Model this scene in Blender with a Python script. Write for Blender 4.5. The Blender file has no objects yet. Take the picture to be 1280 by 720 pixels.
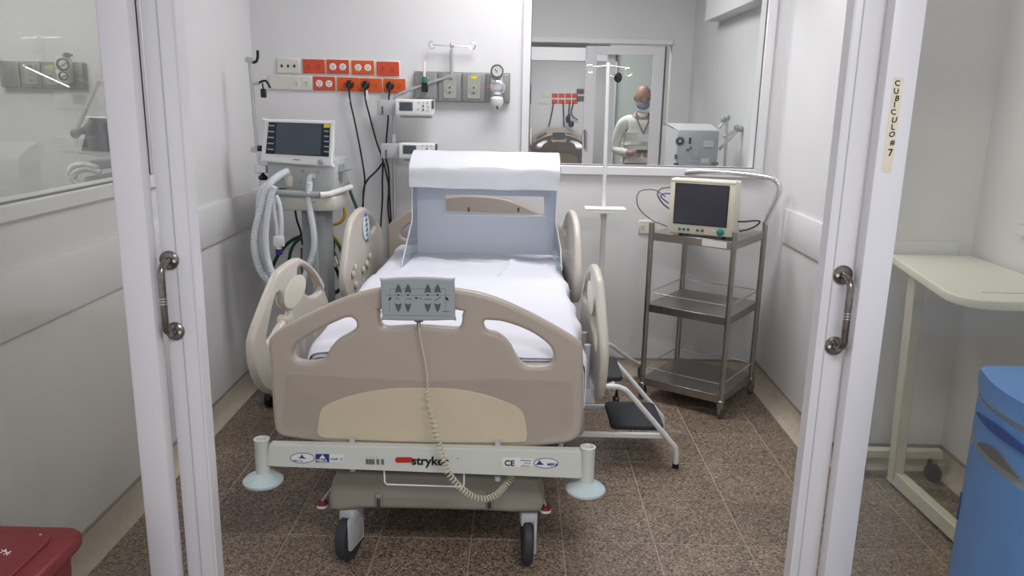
import bpy, bmesh, math, random
from mathutils import Vector, Matrix, noise
random.seed(4)
C = bpy.context.scene.collection
sc = bpy.context.scene
# ------------------------------------------------------------------ camera
F, CAMH = 990.0, 1.6
_y = Vector((12/F, 235/F, -1)).normalized()
_u = Vector((1, -.02, 0)).cross(_y).normalized()
if _u.y < 0: _u = -_u
_x = _y.cross(_u).normalized()
R3 = Matrix((_x, _y, _u))                      # camera axes -> world axes
cam = bpy.data.objects.new('camera', bpy.data.cameras.new('camera'))
C.objects.link(cam)
cam.data.sensor_width = 36; cam.data.lens = 36*F/1280; cam.data.clip_start = .05
cam.matrix_world = Matrix.Translation((0, 0, CAMH)) @ R3.to_4x4()
sc.camera = cam
# ------------------------------------------------------------------ light
w = bpy.data.worlds.new('world'); sc.world = w; w.use_nodes = True
w.node_tree.nodes['Background'].inputs[0].default_value = (.90, .93, 1, 1)
w.node_tree.nodes['Background'].inputs[1].default_value = .72
def lamp(x, y, z, sx, sy, power, col=(1, 1, 1), rot=(0, 0, 0)):
    l = bpy.data.lights.new('ceiling_or_fill_lamp', 'AREA'); l.shape = 'RECTANGLE'; l.size = sx; l.size_y = sy
    l.energy = power; l.color = col
    o = bpy.data.objects.new('ceiling_or_fill_lamp', l); o.location = (x, y, z); o.rotation_euler = rot; C.objects.link(o)
lamp(.25, 3.75, 2.78, 1.2, .6, 31)       # cubicle
lamp(1.2, 2.75, 2.78, .6, .6, 3.5)        # added fill to brighten the niche and bed foot, no known fitting
lamp(.55, .1, 2.78, 1.2, .6, 50)         # corridor
lamp(.0, 5.4, 2.78, 1.2, .6, 40)        # room behind the window
lamp(-2.6, 3.2, 2.78, 1.2, .6, 26)      # neighbour cubicle
lamp(.4, 8.2, 2.78, 1.2, .6, 44)
lamp(.9, 14.6, 2.78, 1.6, .8, 60)
sc.view_settings.view_transform = 'Standard'; sc.view_settings.look = 'None'
sc.view_settings.exposure = -0.03; sc.view_settings.gamma = 1; sc.view_settings.use_curve_mapping = False

# ------------------------------------------------------------------ helpers
def ray(px, py): return R3 @ Vector(((px-640)/F, (360-py)/F, -1))
def at(px, py, x=None, y=None, z=None):
    d = ray(px, py)
    t = x/d.x if x is not None else y/d.y if y is not None else (z-CAMH)/d.z
    return Vector((0, 0, CAMH)) + d*t
def on_plane(px, py, a, b):
    """point of a vertical plane through the floor points a, b"""
    d = ray(px, py); n = Vector((b[1]-a[1], -(b[0]-a[0]), 0)); t = Vector((a[0], a[1], 0)).dot(n)/d.dot(n)
    return Vector((0, 0, CAMH)) + d*t
def lin(c):
    return tuple((v/255/12.92 if v/255 <= .04045 else ((v/255+.055)/1.055)**2.4) for v in c)+(1,)
def mat(name, rgb, rough=.5, metal=0, var=.06, scale=8, bump=.0, bscale=60, spec=.5, trans=0, emit=0, coat=0):
    m = bpy.data.materials.new(name); m.use_nodes = True; n = m.node_tree.nodes; L = m.node_tree.links
    p = n['Principled BSDF']; c = lin(rgb)
    p.inputs['Roughness'].default_value = rough; p.inputs['Metallic'].default_value = metal
    p.inputs['Specular IOR Level'].default_value = spec; p.inputs['Transmission Weight'].default_value = trans
    p.inputs['Coat Weight'].default_value = coat
    g = n.new('ShaderNodeNewGeometry'); t = n.new('ShaderNodeTexNoise'); t.inputs['Scale'].default_value = scale
    t.inputs['Detail'].default_value = 3; L.new(g.outputs['Position'], t.inputs['Vector'])
    r = n.new('ShaderNodeValToRGB'); r.color_ramp.elements[0].position = .3; r.color_ramp.elements[1].position = .7
    r.color_ramp.elements[0].color = tuple(v*(1-var) for v in c[:3])+(1,)
    r.color_ramp.elements[1].color = tuple(min(1, v*(1+var)) for v in c[:3])+(1,)
    L.new(t.outputs['Fac'], r.inputs['Fac']); L.new(r.outputs['Color'], p.inputs['Base Color'])
    if emit:
        L.new(r.outputs['Color'], p.inputs['Emission Color']); p.inputs['Emission Strength'].default_value = emit
    if bump:
        t2 = n.new('ShaderNodeTexNoise'); t2.inputs['Scale'].default_value = bscale; L.new(g.outputs['Position'], t2.inputs['Vector'])
        b = n.new('ShaderNodeBump'); b.inputs['Strength'].default_value = bump; b.inputs['Distance'].default_value = .01
        L.new(t2.outputs['Fac'], b.inputs['Height']); L.new(b.outputs['Normal'], p.inputs['Normal'])
    return m
def glass_mat(name, tint, veil=.06, vcol=(190, 200, 200), gloss=.10, fres=.5):
    m = bpy.data.materials.new(name); m.use_nodes = True; n = m.node_tree.nodes; L = m.node_tree.links; n.clear()
    out = n.new('ShaderNodeOutputMaterial'); tr = n.new('ShaderNodeBsdfTransparent'); tr.inputs[0].default_value = lin(tint)
    gl = n.new('ShaderNodeBsdfGlossy'); gl.inputs['Roughness'].default_value = .03
    df = n.new('ShaderNodeBsdfDiffuse'); df.inputs[0].default_value = lin(vcol)
    fr = n.new('ShaderNodeLayerWeight'); fr.inputs[0].default_value = .25
    mu = n.new('ShaderNodeMath'); mu.operation = 'MULTIPLY_ADD'; mu.inputs[1].default_value = fres; mu.inputs[2].default_value = gloss*.3
    L.new(fr.outputs['Fresnel'], mu.inputs[0])
    ns = n.new('ShaderNodeTexNoise'); ns.inputs['Scale'].default_value = 3
    g = n.new('ShaderNodeNewGeometry'); L.new(g.outputs['Position'], ns.inputs['Vector'])
    mv = n.new('ShaderNodeMath'); mv.operation = 'MULTIPLY'; mv.inputs[1].default_value = veil*2; L.new(ns.outputs['Fac'], mv.inputs[0])
    a = n.new('ShaderNodeMixShader'); b = n.new('ShaderNodeMixShader')
    L.new(mv.outputs[0], a.inputs[0]); L.new(tr.outputs[0], a.inputs[1]); L.new(df.outputs[0], a.inputs[2])
    L.new(mu.outputs[0], b.inputs[0]); L.new(a.outputs[0], b.inputs[1]); L.new(gl.outputs[0], b.inputs[2])
    L.new(b.outputs[0], out.inputs[0]); return m
def tile_mat():
    m = mat('terrazzo', (128, 106, 90), .42, var=.1); n = m.node_tree.nodes; L = m.node_tree.links; p = n['Principled BSDF']
    g = n.new('ShaderNodeNewGeometry'); v = n.new('ShaderNodeTexVoronoi'); v.inputs['Scale'].default_value = 185
    wn = n.new('ShaderNodeTexNoise'); wn.inputs['Scale'].default_value = 120
    ad = n.new('ShaderNodeMixRGB'); ad.blend_type = 'ADD'; ad.inputs[0].default_value = .012
    L.new(g.outputs['Position'], wn.inputs['Vector']); L.new(g.outputs['Position'], ad.inputs[1]); L.new(wn.outputs['Color'], ad.inputs[2])
    L.new(ad.outputs[0], v.inputs['Vector'])
    s = n.new('ShaderNodeSeparateColor'); L.new(v.outputs['Color'], s.inputs[0])
    r = n.new('ShaderNodeValToRGB'); r.color_ramp.interpolation = 'CONSTANT'
    cols = [(0, (72, 60, 51)), (.16, (104, 88, 75)), (.36, (136, 118, 102)), (.62, (150, 131, 114)), (.82, (166, 147, 130)), (.95, (184, 170, 154))]
    e = r.color_ramp.elements
    while len(e) < len(cols): e.new(.5)
    for el, (q, c) in zip(e, cols): el.position = q; el.color = lin(c)
    L.new(s.outputs[0], r.inputs['Fac'])
    oi = n.new('ShaderNodeObjectInfo'); mr = n.new('ShaderNodeMapRange'); mr.inputs[3].default_value = .86; mr.inputs[4].default_value = 1.1
    L.new(oi.outputs['Random'], mr.inputs[0])
    big = n.new('ShaderNodeTexNoise'); big.inputs['Scale'].default_value = 4; L.new(g.outputs['Position'], big.inputs['Vector'])
    mb = n.new('ShaderNodeMapRange'); mb.inputs[3].default_value = .8; mb.inputs[4].default_value = 1.2; L.new(big.outputs['Fac'], mb.inputs[0])
    mm = n.new('ShaderNodeMath'); mm.operation = 'MULTIPLY'; L.new(mr.outputs[0], mm.inputs[0]); L.new(mb.outputs[0], mm.inputs[1])
    x = n.new('ShaderNodeMixRGB'); x.blend_type = 'MULTIPLY'; x.inputs[0].default_value = 1
    L.new(r.outputs[0], x.inputs[1]); L.new(mm.outputs[0], x.inputs[2]); L.new(x.outputs[0], p.inputs['Base Color'])
    rr = n.new('ShaderNodeMapRange'); rr.inputs[3].default_value = .3; rr.inputs[4].default_value = .55
    L.new(big.outputs['Fac'], rr.inputs[0]); L.new(rr.outputs[0], p.inputs['Roughness'])
    return m

M = dict(
 wall=mat('wall_paint', (226, 225, 226), .42, var=.012, scale=3, bump=.02, bscale=25),
 ceil=mat('ceiling_paint', (230, 230, 230), .8),
 grey=mat('grey_wall', (216, 216, 217), .7, var=.015),
 pale=mat('pale_green_wall', (206, 214, 208), .7, var=.015),
 cove=mat('cove_terrazzo', (196, 184, 168), .5, var=.07, scale=30),
 covetop=mat('cove_cap', (150, 140, 130), .6),
 grout=mat('grout', (176, 162, 148), .8, var=.15, scale=30),
 tile=tile_mat(),
 alu=mat('white_aluminium', (228, 226, 230), .35, var=.01),
 gap=mat('gasket_and_recess_shade', (96, 94, 96), .6),
 steel=mat('brushed_steel', (172, 167, 162), .33, .95, var=.08, scale=25),
 chrome=mat('chrome', (222, 222, 226), .2, .9),
 silver=mat('silver_tube', (196, 196, 200), .38, .6),
 bronze=mat('aged_chrome', (140, 132, 126), .28, 1, var=.2, scale=60),
 taupe=mat('taupe_plastic', (178, 166, 154), .38, var=.02),
 taupe_l=mat('ivory_rail', (204, 196, 184), .35, var=.02),
 ivory=mat('wood_grain_inlay', (206, 192, 166), .42, var=.04, scale=6),
 cream=mat('cream_plastic', (226, 220, 202), .4, var=.02),
 beam=mat('powder_coat_white', (212, 214, 206), .35, var=.02),
 bump=mat('translucent_bumper', (198, 214, 216), .35),
 cover=mat('base_cover', (150, 146, 134), .45, var=.03),
 dark=mat('dark_underframe', (70, 66, 60), .6),
 rubber=mat('rubber', (52, 54, 60), .6),
 black=mat('black_plastic', (24, 24, 26), .4),
 white=mat('white_plastic', (232, 232, 230), .35, var=.01),
 offw=mat('off_white_plastic', (216, 214, 204), .4, var=.01),
 grey_p=mat('grey_plastic', (160, 164, 168), .4, var=.02),
 lgrey=mat('light_grey_plastic', (188, 190, 192), .4, var=.02),
 dgrey=mat('dark_grey_plastic', (92, 96, 98), .5),
 pend=mat('pendant_grey', (158, 166, 168), .45, var=.01),
 key=mat('membrane_key', (84, 92, 96), .5),
 sheet=mat('white_cotton', (224, 224, 234), .85, var=.01, bump=.12, bscale=14),
 matt=mat('mattress_cover', (228, 230, 240), .7, var=.02),
 orange=mat('orange_plate', (220, 92, 34), .4, var=.03),
 red_o=mat('red_plate', (206, 78, 48), .4, var=.03),
 frost=mat('frosted_panel', (206, 212, 224), .35, var=.015),
 red=mat('red_bin_plastic', (128, 42, 46), .42, var=.05, scale=20, bump=.05),
 redm=mat('red_mark', (196, 44, 36), .5), blue=mat('blue_cabinet_plastic', (92, 134, 186), .4, var=.03, bump=.08, bscale=120),
 bluem=mat('blue_mark', (40, 50, 130), .5), bluel=mat('blue_logo', (40, 120, 190), .5),
 seam=mat('grey_seam', (140, 142, 140), .5), bluedk=mat('deep_blue_recess_shade', (48, 70, 128), .6),
 screen=mat('dark_screen', (74, 82, 94), .18, var=.08, scale=5), screen2=mat('black_screen', (58, 58, 68), .2, var=.05),
 navy=mat('navy_glass', (30, 36, 52), .2),
 yellow=mat('yellow_label', (226, 214, 40), .5), green=mat('green_label', (30, 130, 84), .5),
 ghose=mat('green_hose', (22, 84, 62), .4), yhose=mat('yellow_hose', (204, 160, 30), .4), bhose=mat('brown_hose', (140, 104, 60), .5),
 hose=mat('clear_corrugated_hose', (226, 230, 236), .35, var=.05, scale=60),
 gas=mat('brushed_panel', (150, 151, 150), .42, .35, var=.05, scale=20),
 mod=mat('gas_module', (168, 168, 160), .45, .15, var=.03),
 tape=mat('masking_tape', (228, 218, 196), .7, var=.05, scale=30), ink=mat('black_ink', (24, 22, 24), .7),
 table=mat('pale_laminate', (226, 224, 210), .5, var=.02), tleg=mat('cream_steel', (206, 202, 184), .4),
 skin=mat('skin', (172, 128, 108), .5, var=.04), shirt=mat('white_shirt', (236, 236, 228), .8, bump=.3, bscale=12),
 trouser=mat('dark_trousers', (86, 88, 96), .8), mask=mat('blue_face_mask', (120, 134, 168), .7), shoe=mat('shoe', (40, 34, 32), .5),
 tread=mat('black_tread', (38, 40, 46), .7, bump=.1, bscale=150), teal=mat('teal_knob', (30, 130, 122), .4), purple=mat('purple_plug', (92, 70, 150), .5),
 cable=mat('grey_cable', (120, 116, 122), .5), coil=mat('coil_cord', (206, 198, 176), .45), gauge=mat('gauge_face', (200, 204, 204), .4),
 glass=glass_mat('door_glass', (252, 252, 250), .035, (196, 195, 191), .05),
 wglass=glass_mat('window_glass', (251, 252, 252), .02, (200, 200, 204), .04, .22),
 acryl=glass_mat('clear_acrylic', (240, 244, 248), .16, (214, 222, 234), .15),
 sheetp=mat('draped_plastic_sheet', (214, 215, 222), .45, var=.02, bump=.08, bscale=12),
)

class B:
    def __init__(s): s.bm = bmesh.new()
    def box(s, lo, hi, bev=0, seg=2):
        r = bmesh.ops.create_cube(s.bm, size=1); vs = r['verts']
        for v in vs: v.co = Vector([(lo[i]+hi[i])/2+v.co[i]*(hi[i]-lo[i]) for i in range(3)])
        if bev:
            es = list({e for v in vs for e in v.link_edges})
            bmesh.ops.bevel(s.bm, geom=es, offset=bev, segments=seg, affect='EDGES', profile=.5)
        return s
    def merge(s, t, mx):
        t.bm.transform(mx); me = bpy.data.meshes.new('t'); t.bm.to_mesh(me); t.bm.free(); s.bm.from_mesh(me); bpy.data.meshes.remove(me); return s
    def obox(s, a, b, wd, dp, bev=0):
        """bar from a to b with section wd x dp"""
        a = Vector(a); b = Vector(b); d = (b-a)
        q = Vector((0, 0, 1)).rotation_difference(d.normalized()).to_matrix().to_4x4()
        return s.merge(B().box((-wd/2, -dp/2, 0), (wd/2, dp/2, d.length), bev, 1), Matrix.Translation(a) @ q)
    def tube(s, pts, r, n=10, closed=False, rad=None, cap=True):
        pts = [Vector(p) for p in pts]; N = len(pts); rings = []
        t0 = (pts[1]-pts[0]).normalized(); up = Vector((0, 0, 1)) if abs(t0.z) < .9 else Vector((1, 0, 0))
        nrm = t0.cross(up).normalized()
        for i, p in enumerate(pts):
            a = pts[(i-1) % N] if (closed or i > 0) else p
            b = pts[(i+1) % N] if (closed or i < N-1) else p
            t = (b-a).normalized(); nrm = (nrm-t*nrm.dot(t)).normalized(); bi = t.cross(nrm)
            rr = rad[i] if rad else r
            rings.append([s.bm.verts.new(p+(nrm*math.cos(2*math.pi*k/n)+bi*math.sin(2*math.pi*k/n))*rr) for k in range(n)])
        for i in range(N if closed else N-1):
            A, D = rings[i], rings[(i+1) % N]
            for k in range(n): s.bm.faces.new((A[k], A[(k+1) % n], D[(k+1) % n], D[k]))
        if cap and not closed: s.bm.faces.new(rings[0][::-1]); s.bm.faces.new(rings[-1])
        return s
    def cyl(s, a, b, r, n=20, r2=None): return s.tube([a, b], r, n, rad=[r, r2 if r2 is not None else r])
    def lathe(s, c, axis, prof, n=24):
        """profile of (distance along axis, radius)"""
        c = Vector(c); ax = Vector(axis).normalized()
        return s.tube_profile([(c+ax*h, r) for h, r in prof], ax, n)
    def tube_profile(s, pr, ax, n):
        up = Vector((0, 0, 1)) if abs(ax.z) < .9 else Vector((1, 0, 0)); u = ax.cross(up).normalized(); v = ax.cross(u); rings = []
        for p, r in pr: rings.append([s.bm.verts.new(p+(u*math.cos(2*math.pi*k/n)+v*math.sin(2*math.pi*k/n))*max(r, 1e-4)) for k in range(n)])
        for A, D in zip(rings, rings[1:]):
            for k in range(n): s.bm.faces.new((A[k], A[(k+1) % n], D[(k+1) % n], D[k]))
        s.bm.faces.new(rings[0][::-1]); s.bm.faces.new(rings[-1]); return s
    def poly(s, pts, off):
        """prism: polygon points (world) pushed along off"""
        off = Vector(off); a = [s.bm.verts.new(Vector(p)) for p in pts]; b = [s.bm.verts.new(Vector(p)+off) for p in pts]; n = len(a)
        s.bm.faces.new(a[::-1]); s.bm.faces.new(b)
        for i in range(n): s.bm.faces.new((a[i], a[(i+1) % n], b[(i+1) % n], b[i]))
        return s
    def ell(s, c, rx, ry, rz, seg=16):
        t = B(); bmesh.ops.create_uvsphere(t.bm, u_segments=seg, v_segments=seg//2+2, radius=1)
        return s.merge(t, Matrix.Translation(c) @ Matrix.Diagonal((rx, ry, rz, 1)))

def wm(o):
    m = o.matrix_basis.copy()
    while o.parent: o = o.parent; m = o.matrix_basis @ m
    return m
def link(name, me, m, parent=None, smooth=True, local=False):
    if m: me.materials.clear(); me.materials.append(m)
    if smooth:
        for f in me.polygons: f.use_smooth = True
        if len(me.polygons) > 6: me.set_sharp_from_angle(angle=math.radians(38))
        else:
            for f in me.polygons: f.use_smooth = False
    o = bpy.data.objects.new(name, me); C.objects.link(o)
    if parent:
        if not local: me.transform(wm(parent).inverted())
        o.parent = parent
    return o
def obj(name, b, m, parent=None, smooth=True, local=False):
    bmesh.ops.recalc_face_normals(b.bm, faces=b.bm.faces)
    me = bpy.data.meshes.new(name); b.bm.to_mesh(me); b.bm.free()
    return link(name, me, m, parent, smooth, local)
def thing(name, label, cat, loc=(0, 0, 0), rz=0, group=None):
    o = bpy.data.objects.new(name, None); o.empty_display_size = .05; C.objects.link(o); o.location = loc; o.rotation_euler = (0, 0, rz)
    o['label'] = label; o['category'] = cat
    if group: o['group'] = group
    return o
def tag(o, label, cat, group=None):
    o['label'] = label; o['category'] = cat
    if group: o['group'] = group
    return o
def struct(o): o['kind'] = 'structure'; return o
def lab(o, s): o['label'] = s; return o
def smooth_pts(pts, n=6, closed=True):
    P = [Vector(p) for p in pts]; N = len(P); out = []
    rng = range(N) if closed else range(N-1)
    for i in rng:
        p0 = P[(i-1) % N] if closed or i > 0 else P[0]; p1 = P[i]; p2 = P[(i+1) % N]
        p3 = P[(i+2) % N] if closed or i+2 < N else P[-1]
        for k in range(n):
            t = k/n; out.append(.5*((2*p1)+(p2-p0)*t+(2*p0-5*p1+4*p2-p3)*t*t+(3*p1-p0-3*p2+p3)*t**3))
    if not closed: out.append(P[-1])
    return out
def plate(name, loops, frame, thick, bev, m, parent, smooth=3, local=False, seg=2):
    """flat plate with holes; loops are 2D (u,v) outlines; frame = (origin, U, V) world axes, thickness centred"""
    cu = bpy.data.curves.new(name, 'CURVE'); cu.dimensions = '2D'; cu.fill_mode = 'BOTH'
    cu.extrude = max(thick/2-bev, 1e-4); cu.bevel_depth = bev; cu.bevel_resolution = seg; cu.offset = -bev
    for lp in loops:
        pts = smooth_pts([(p[0], p[1], 0) for p in lp], smooth) if smooth > 1 else [Vector((p[0], p[1], 0)) for p in lp]
        sp = cu.splines.new('POLY'); sp.points.add(len(pts)-1); sp.use_cyclic_u = True
        for q, p in zip(sp.points, pts): q.co = (p[0], p[1], 0, 1)
    t = bpy.data.objects.new('tmp', cu); C.objects.link(t)
    dg = bpy.context.evaluated_depsgraph_get(); dg.update()
    me = bpy.data.meshes.new_from_object(t.evaluated_get(dg)); bpy.data.objects.remove(t); bpy.data.curves.remove(cu)
    o_, U, V = [Vector(v) for v in frame]; W = U.cross(V)
    mx = Matrix((U, V, W)).transposed().to_4x4(); mx.translation = o_; me.transform(mx); me.name = name
    return link(name, me, m, parent, True, local)
XZ = lambda y: ((0, y, 0), (1, 0, 0), (0, 0, 1))
def rect(u0, v0, u1, v1): return [(u0, v0), (u1, v0), (u1, v1), (u0, v1)]
def rrect(u0, v0, u1, v1, r, k=4):
    o = []
    for cx, cy, a in ((u1-r, v0+r, -90), (u1-r, v1-r, 0), (u0+r, v1-r, 90), (u0+r, v0+r, 180)):
        for i in range(k+1): t = math.radians(a+90*i/k); o.append((cx+r*math.cos(t), cy+r*math.sin(t)))
    return o
def oval(cx, cy, rx, ry, n=28, rot=0):
    c, s = math.cos(rot), math.sin(rot)
    return [(cx+rx*math.cos(t)*c-ry*math.sin(t)*s, cy+rx*math.cos(t)*s+ry*math.sin(t)*c) for t in [2*math.pi*i/n for i in range(n)]]
def text(name, body, size, org, U, V, m, parent, off=0, th=.0006, align='LEFT'):
    cu = bpy.data.curves.new(name, 'FONT'); cu.body = body; cu.size = size; cu.extrude = th; cu.offset = off; cu.align_x = align; cu.resolution_u = 3
    t = bpy.data.objects.new('tmp', cu); C.objects.link(t); dg = bpy.context.evaluated_depsgraph_get(); dg.update()
    me = bpy.data.meshes.new_from_object(t.evaluated_get(dg)); bpy.data.objects.remove(t); bpy.data.curves.remove(cu)
    U = Vector(U); V = Vector(V); mx = Matrix((U, V, U.cross(V))).transposed().to_4x4(); mx.translation = Vector(org); me.transform(mx)
    return link(name, me, m, parent, False)
def skin(name, vs, es, m, parent=None, sub=2, local=False):
    me = bpy.data.meshes.new(name); me.from_pydata([v[:3] for v in vs], es, []); t = bpy.data.objects.new('tmp', me); C.objects.link(t)
    t.modifiers.new('s', 'SKIN'); sm = t.modifiers.new('u', 'SUBSURF'); sm.levels = sub
    for d, v in zip(me.skin_vertices[0].data, vs): d.radius = (v[3], v[4] if len(v) > 4 else v[3])
    me.skin_vertices[0].data[0].use_root = True
    dg = bpy.context.evaluated_depsgraph_get(); dg.update()
    mm = bpy.data.meshes.new_from_object(t.evaluated_get(dg)); bpy.data.objects.remove(t)
    return link(name, mm, m, parent, True, local)
def copy_tree(o, parent=None):
    c = o.copy(); C.objects.link(c); c.parent = parent
    for ch in list(o.children): copy_tree(ch, c)
    return c

# ------------------------------------------------------------------ setting
YB = 4.55                      # back wall
XL, XR, XN = -1.50, 1.44, 1.95
YD = 2.05                      # door plane
HC = 2.85
floor = struct(obj('floor', B().box((-4.2, -1.6, -.12), (4.2, 17.2, -.0015)), M['grout'], smooth=False))
T = .3425
tb = B().box((-T/2+.0024, -T/2+.0024, -.0039), (T/2-.0024, T/2-.0024, 0), .001, 1)
tile0 = obj('tile', tb, M['tile'], smooth=False); tme = tile0.data; bpy.data.objects.remove(tile0)
x0 = .19-T*5+T/2; y0 = 2.663-T*3+T/2
far = B()
for i in range(-9, 17):
    for j in range(-11, 44):
        x, y = x0+i*T, y0+j*T
        if x < -4 or x > 4 or y < -1.5 or y > 17: continue
        if -1.75 < x < 2.05 and 1.2 < y < YB+.1:
            o = bpy.data.objects.new('tile', tme); C.objects.link(o); o.parent = floor; o.location = (x, y, 0)
        else: far.box((x-T/2+.0016, y-T/2+.0016, -.0039), (x+T/2-.0016, y+T/2-.0016, 0))
o = obj('tile_field', far, M['tile'], floor, False); o['kind'] = 'stuff'
struct(obj('ceiling', B().box((-4.2, -1.6, HC), (4.2, 17.2, HC+.1)), M['ceil'], smooth=False))

def wall_x(name, x0_, x1_, ya, yb, hole=None, m='wall', z1=HC):
    b = B()
    if hole:
        (h0, h1, z0, z1h) = hole
        b.box((x0_, ya, 0), (x1_, yb, z0)); b.box((x0_, ya, z1h), (x1_, yb, z1))
        b.box((x0_, ya, z0), (x1_, h0, z1h)); b.box((x0_, h1, z0), (x1_, yb, z1h))
    else: b.box((x0_, ya, 0), (x1_, yb, z1))
    return struct(obj(name, b, M[m], smooth=False))
def wall_y(name, xa, xb, y0_, y1_, hole=None, m='wall', z1=HC):
    b = B()
    if hole:
        (h0, h1, z0, z1h) = hole
        b.box((xa, y0_, 0), (xb, y1_, z0)); b.box((xa, y0_, z1h), (xb, y1_, z1))
        b.box((xa, y0_, z0), (h0, y1_, z1h)); b.box((h1, y0_, z0), (xb, y1_, z1h))
    else: b.box((xa, y0_, 0), (xb, y1_, z1))
    return struct(obj(name, b, M[m], smooth=False))
WZ = 1.245
wall_x('wall_left', XL-.10, XL, 1.9, YB, (2.12, 3.22, 1.275, 2.3))
wall_y('wall_back', -3.9, XR+.6, YB, YB+.12, (.045, 1.325, WZ, 2.3))
wall_x('wall_right', XR, XR+.08, 3.38, YB)
wall_y('wall_niche', XR+.08, XN+.1, 3.38, 3.46)
wall_x('wall_niche_side', XN, XN+.10, 1.9, 3.38, (2.10, 3.02, 1.17, 2.3))
wall_x('wall_neighbour', -3.9, -3.8, 1.9, YB, m='grey')
wall_x('wall_outer_right', 2.9, 3.0, 1.9, 3.4, m='grey')
wall_y('wall_annex', XN+.1, 3.0, 3.38, 3.46, m='grey')
# bumper rails on the walls
def guard(name, lo, hi):
    return struct(obj(name, B().box(lo, hi, .005, 2), M['wall']))
guard('trim_1', (XL, 2.06, .885), (XL+.014, YB-.02, 1.080))
guard('trim_2', (XR-.014, 3.40, .878), (XR, 4.28, 1.062))
guard('trim_3', (XR+.09, 3.366, .870), (XN-.06, 3.38, 1.045))
def cove(name, a, b, inn, h=.105, d=.06):
    """sloped sanitary cove from a to b; inn points into the room"""
    a = Vector((a[0], a[1], 0)); b = Vector((b[0], b[1], 0)); i = Vector((inn[0], inn[1], 0)); z = Vector((0, 0, 1))
    prof = [(0, 0), (d, 0), (d*.72, .008), (d*.40, .028), (d*.2, .062), (d*.14, h-.012), (0, h-.012)]
    s = B().poly([a+i*u+z*v for u, v in prof], b-a)
    o = struct(obj(name, s, M['cove']))
    cap = B().poly([a+i*u+z*v for u, v in [(0, h-.012), (d*.16, h-.012), (d*.12, h), (0, h)]], b-a)
    obj('cap', cap, M['covetop'], o, False)
cove('baseboard_left', (XL, 1.9), (XL, YB), (1, 0))
cove('baseboard_back', (XL, YB), (XR, YB), (0, -1))
cove('baseboard_right', (XR, YB), (XR, 3.38), (-1, 0), d=.075)
cove('baseboard_niche', (XR, 3.38), (XN, 3.38), (0, -1))
cove('baseboard_niche_side', (XN, 3.38), (XN, 1.9), (-1, 0))
# window in the back wall
wf = B()
x0w, x1w = .045, 1.325
for lo, hi in (((x0w-.045, YB-.03, WZ-.05), (x1w+.05, YB+.02, WZ)), ((x0w-.045, YB-.02, WZ), (x0w, YB+.02, 2.3)),
               ((x1w, YB-.02, WZ), (x1w+.05, YB+.02, 2.3)), ((x0w-.045, YB-.02, 2.3), (x1w+.05, YB+.02, 2.35))): wf.box(lo, hi, .004, 1)
win = struct(obj('window_1', wf, M['alu']))
obj('gasket', B().box((x0w, YB-.002, WZ), (x1w, YB+.008, WZ+.006)).box((x0w, YB-.002, WZ), (x0w+.004, YB+.008, 2.3)).box((x1w-.004, YB-.002, WZ), (x1w, YB+.008, 2.3)), M['gap'], win, False)
obj('pane', B().box((x0w, YB+.008, WZ), (x1w, YB+.014, 2.3)), M['wglass'], win, False)
# window in the left wall
wf = B()
for lo, hi in (((XL-.02, 2.07, 1.225), (XL+.02, 3.27, 1.275)), ((XL-.02, 3.22, 1.275), (XL+.012, 3.27, 2.3)), ((XL-.02, 2.07, 1.275), (XL+.012, 2.12, 2.3)), ((XL-.02, 2.07, 2.3), (XL+.012, 3.27, 2.35))): wf.box(lo, hi, .004, 1)
win = struct(obj('window_2', wf, M['alu']))
obj('gasket', B().box((XL-.008, 2.12, 1.275), (XL+.002, 3.22, 1.281)), M['gap'], win, False)
obj('pane', B().box((XL-.014, 2.12, 1.275), (XL-.008, 3.22, 2.3)), M['wglass'], win, False)
# window in the niche
wf = B()
for lo, hi in (((XN-.025, 2.06, 1.13), (XN+.02, 3.07, 1.17)), ((XN-.015, 3.02, 1.17), (XN+.02, 3.07, 2.3)), ((XN-.015, 2.06, 1.17), (XN+.02, 2.10, 2.3))): wf.box(lo, hi, .004, 1)
win = struct(obj('window_3', wf, M['alu']))
obj('gasket', B().box((XN-.004, 3.012, 1.17), (XN+.006, 3.02, 2.3)).box((XN-.004, 2.1, 1.17), (XN+.006, 3.02, 1.176)), M['gap'], win, False)
obj('pane', B().box((XN+.006, 2.10, 1.17), (XN+.012, 3.02, 2.3)), M['wglass'], win, False)

# ------------------------------------------------------------------ sliding partition
def stile(b, xa, xb, ya, yb, z0=.02, z1=2.16): b.box((xa, ya, z0), (xb, yb, z1), .004, 2)
# y: fixed frames in front (YD-.04..YD), leaves behind (YD+.012..YD+.05)
d = struct(obj('door_1', B().box((-1.033, YD-.045, .0), (-.957, YD, 2.16), .004, 2).box((-1.98, YD-.045, 0), (-1.033, YD, .10), .003, 1).box((-1.98, YD-.045, 2.1), (-1.033, YD, 2.16), .003, 1).box((-2.02, YD-.045, 0), (-1.94, YD, 2.16), .003, 1), M['alu']))
obj('pane', B().box((-1.94, YD-.024, .10), (-1.033, YD-.018, 2.1)), M['glass'], d, False)
obj('bead', B().box((-1.038, YD-.034, .10), (-1.030, YD-.008, 2.1)), M['alu'], d, False)
d = struct(obj('door_2', B().box((.886, YD-.045, 0), (.960, YD, 2.16), .004, 2).box((.960, YD-.045, 0), (1.9, YD, .10), .003, 1).box((.960, YD-.045, 2.1), (1.9, YD, 2.16), .003, 1).box((1.86, YD-.045, 0), (1.94, YD, 2.16), .003, 1), M['alu']))
obj('pane', B().box((.960, YD-.024, .10), (1.86, YD-.018, 2.1)), M['glass'], d, False)
obj('bead', B().box((.957, YD-.034, .10), (.966, YD-.008, 2.1)), M['alu'], d, False)
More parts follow.
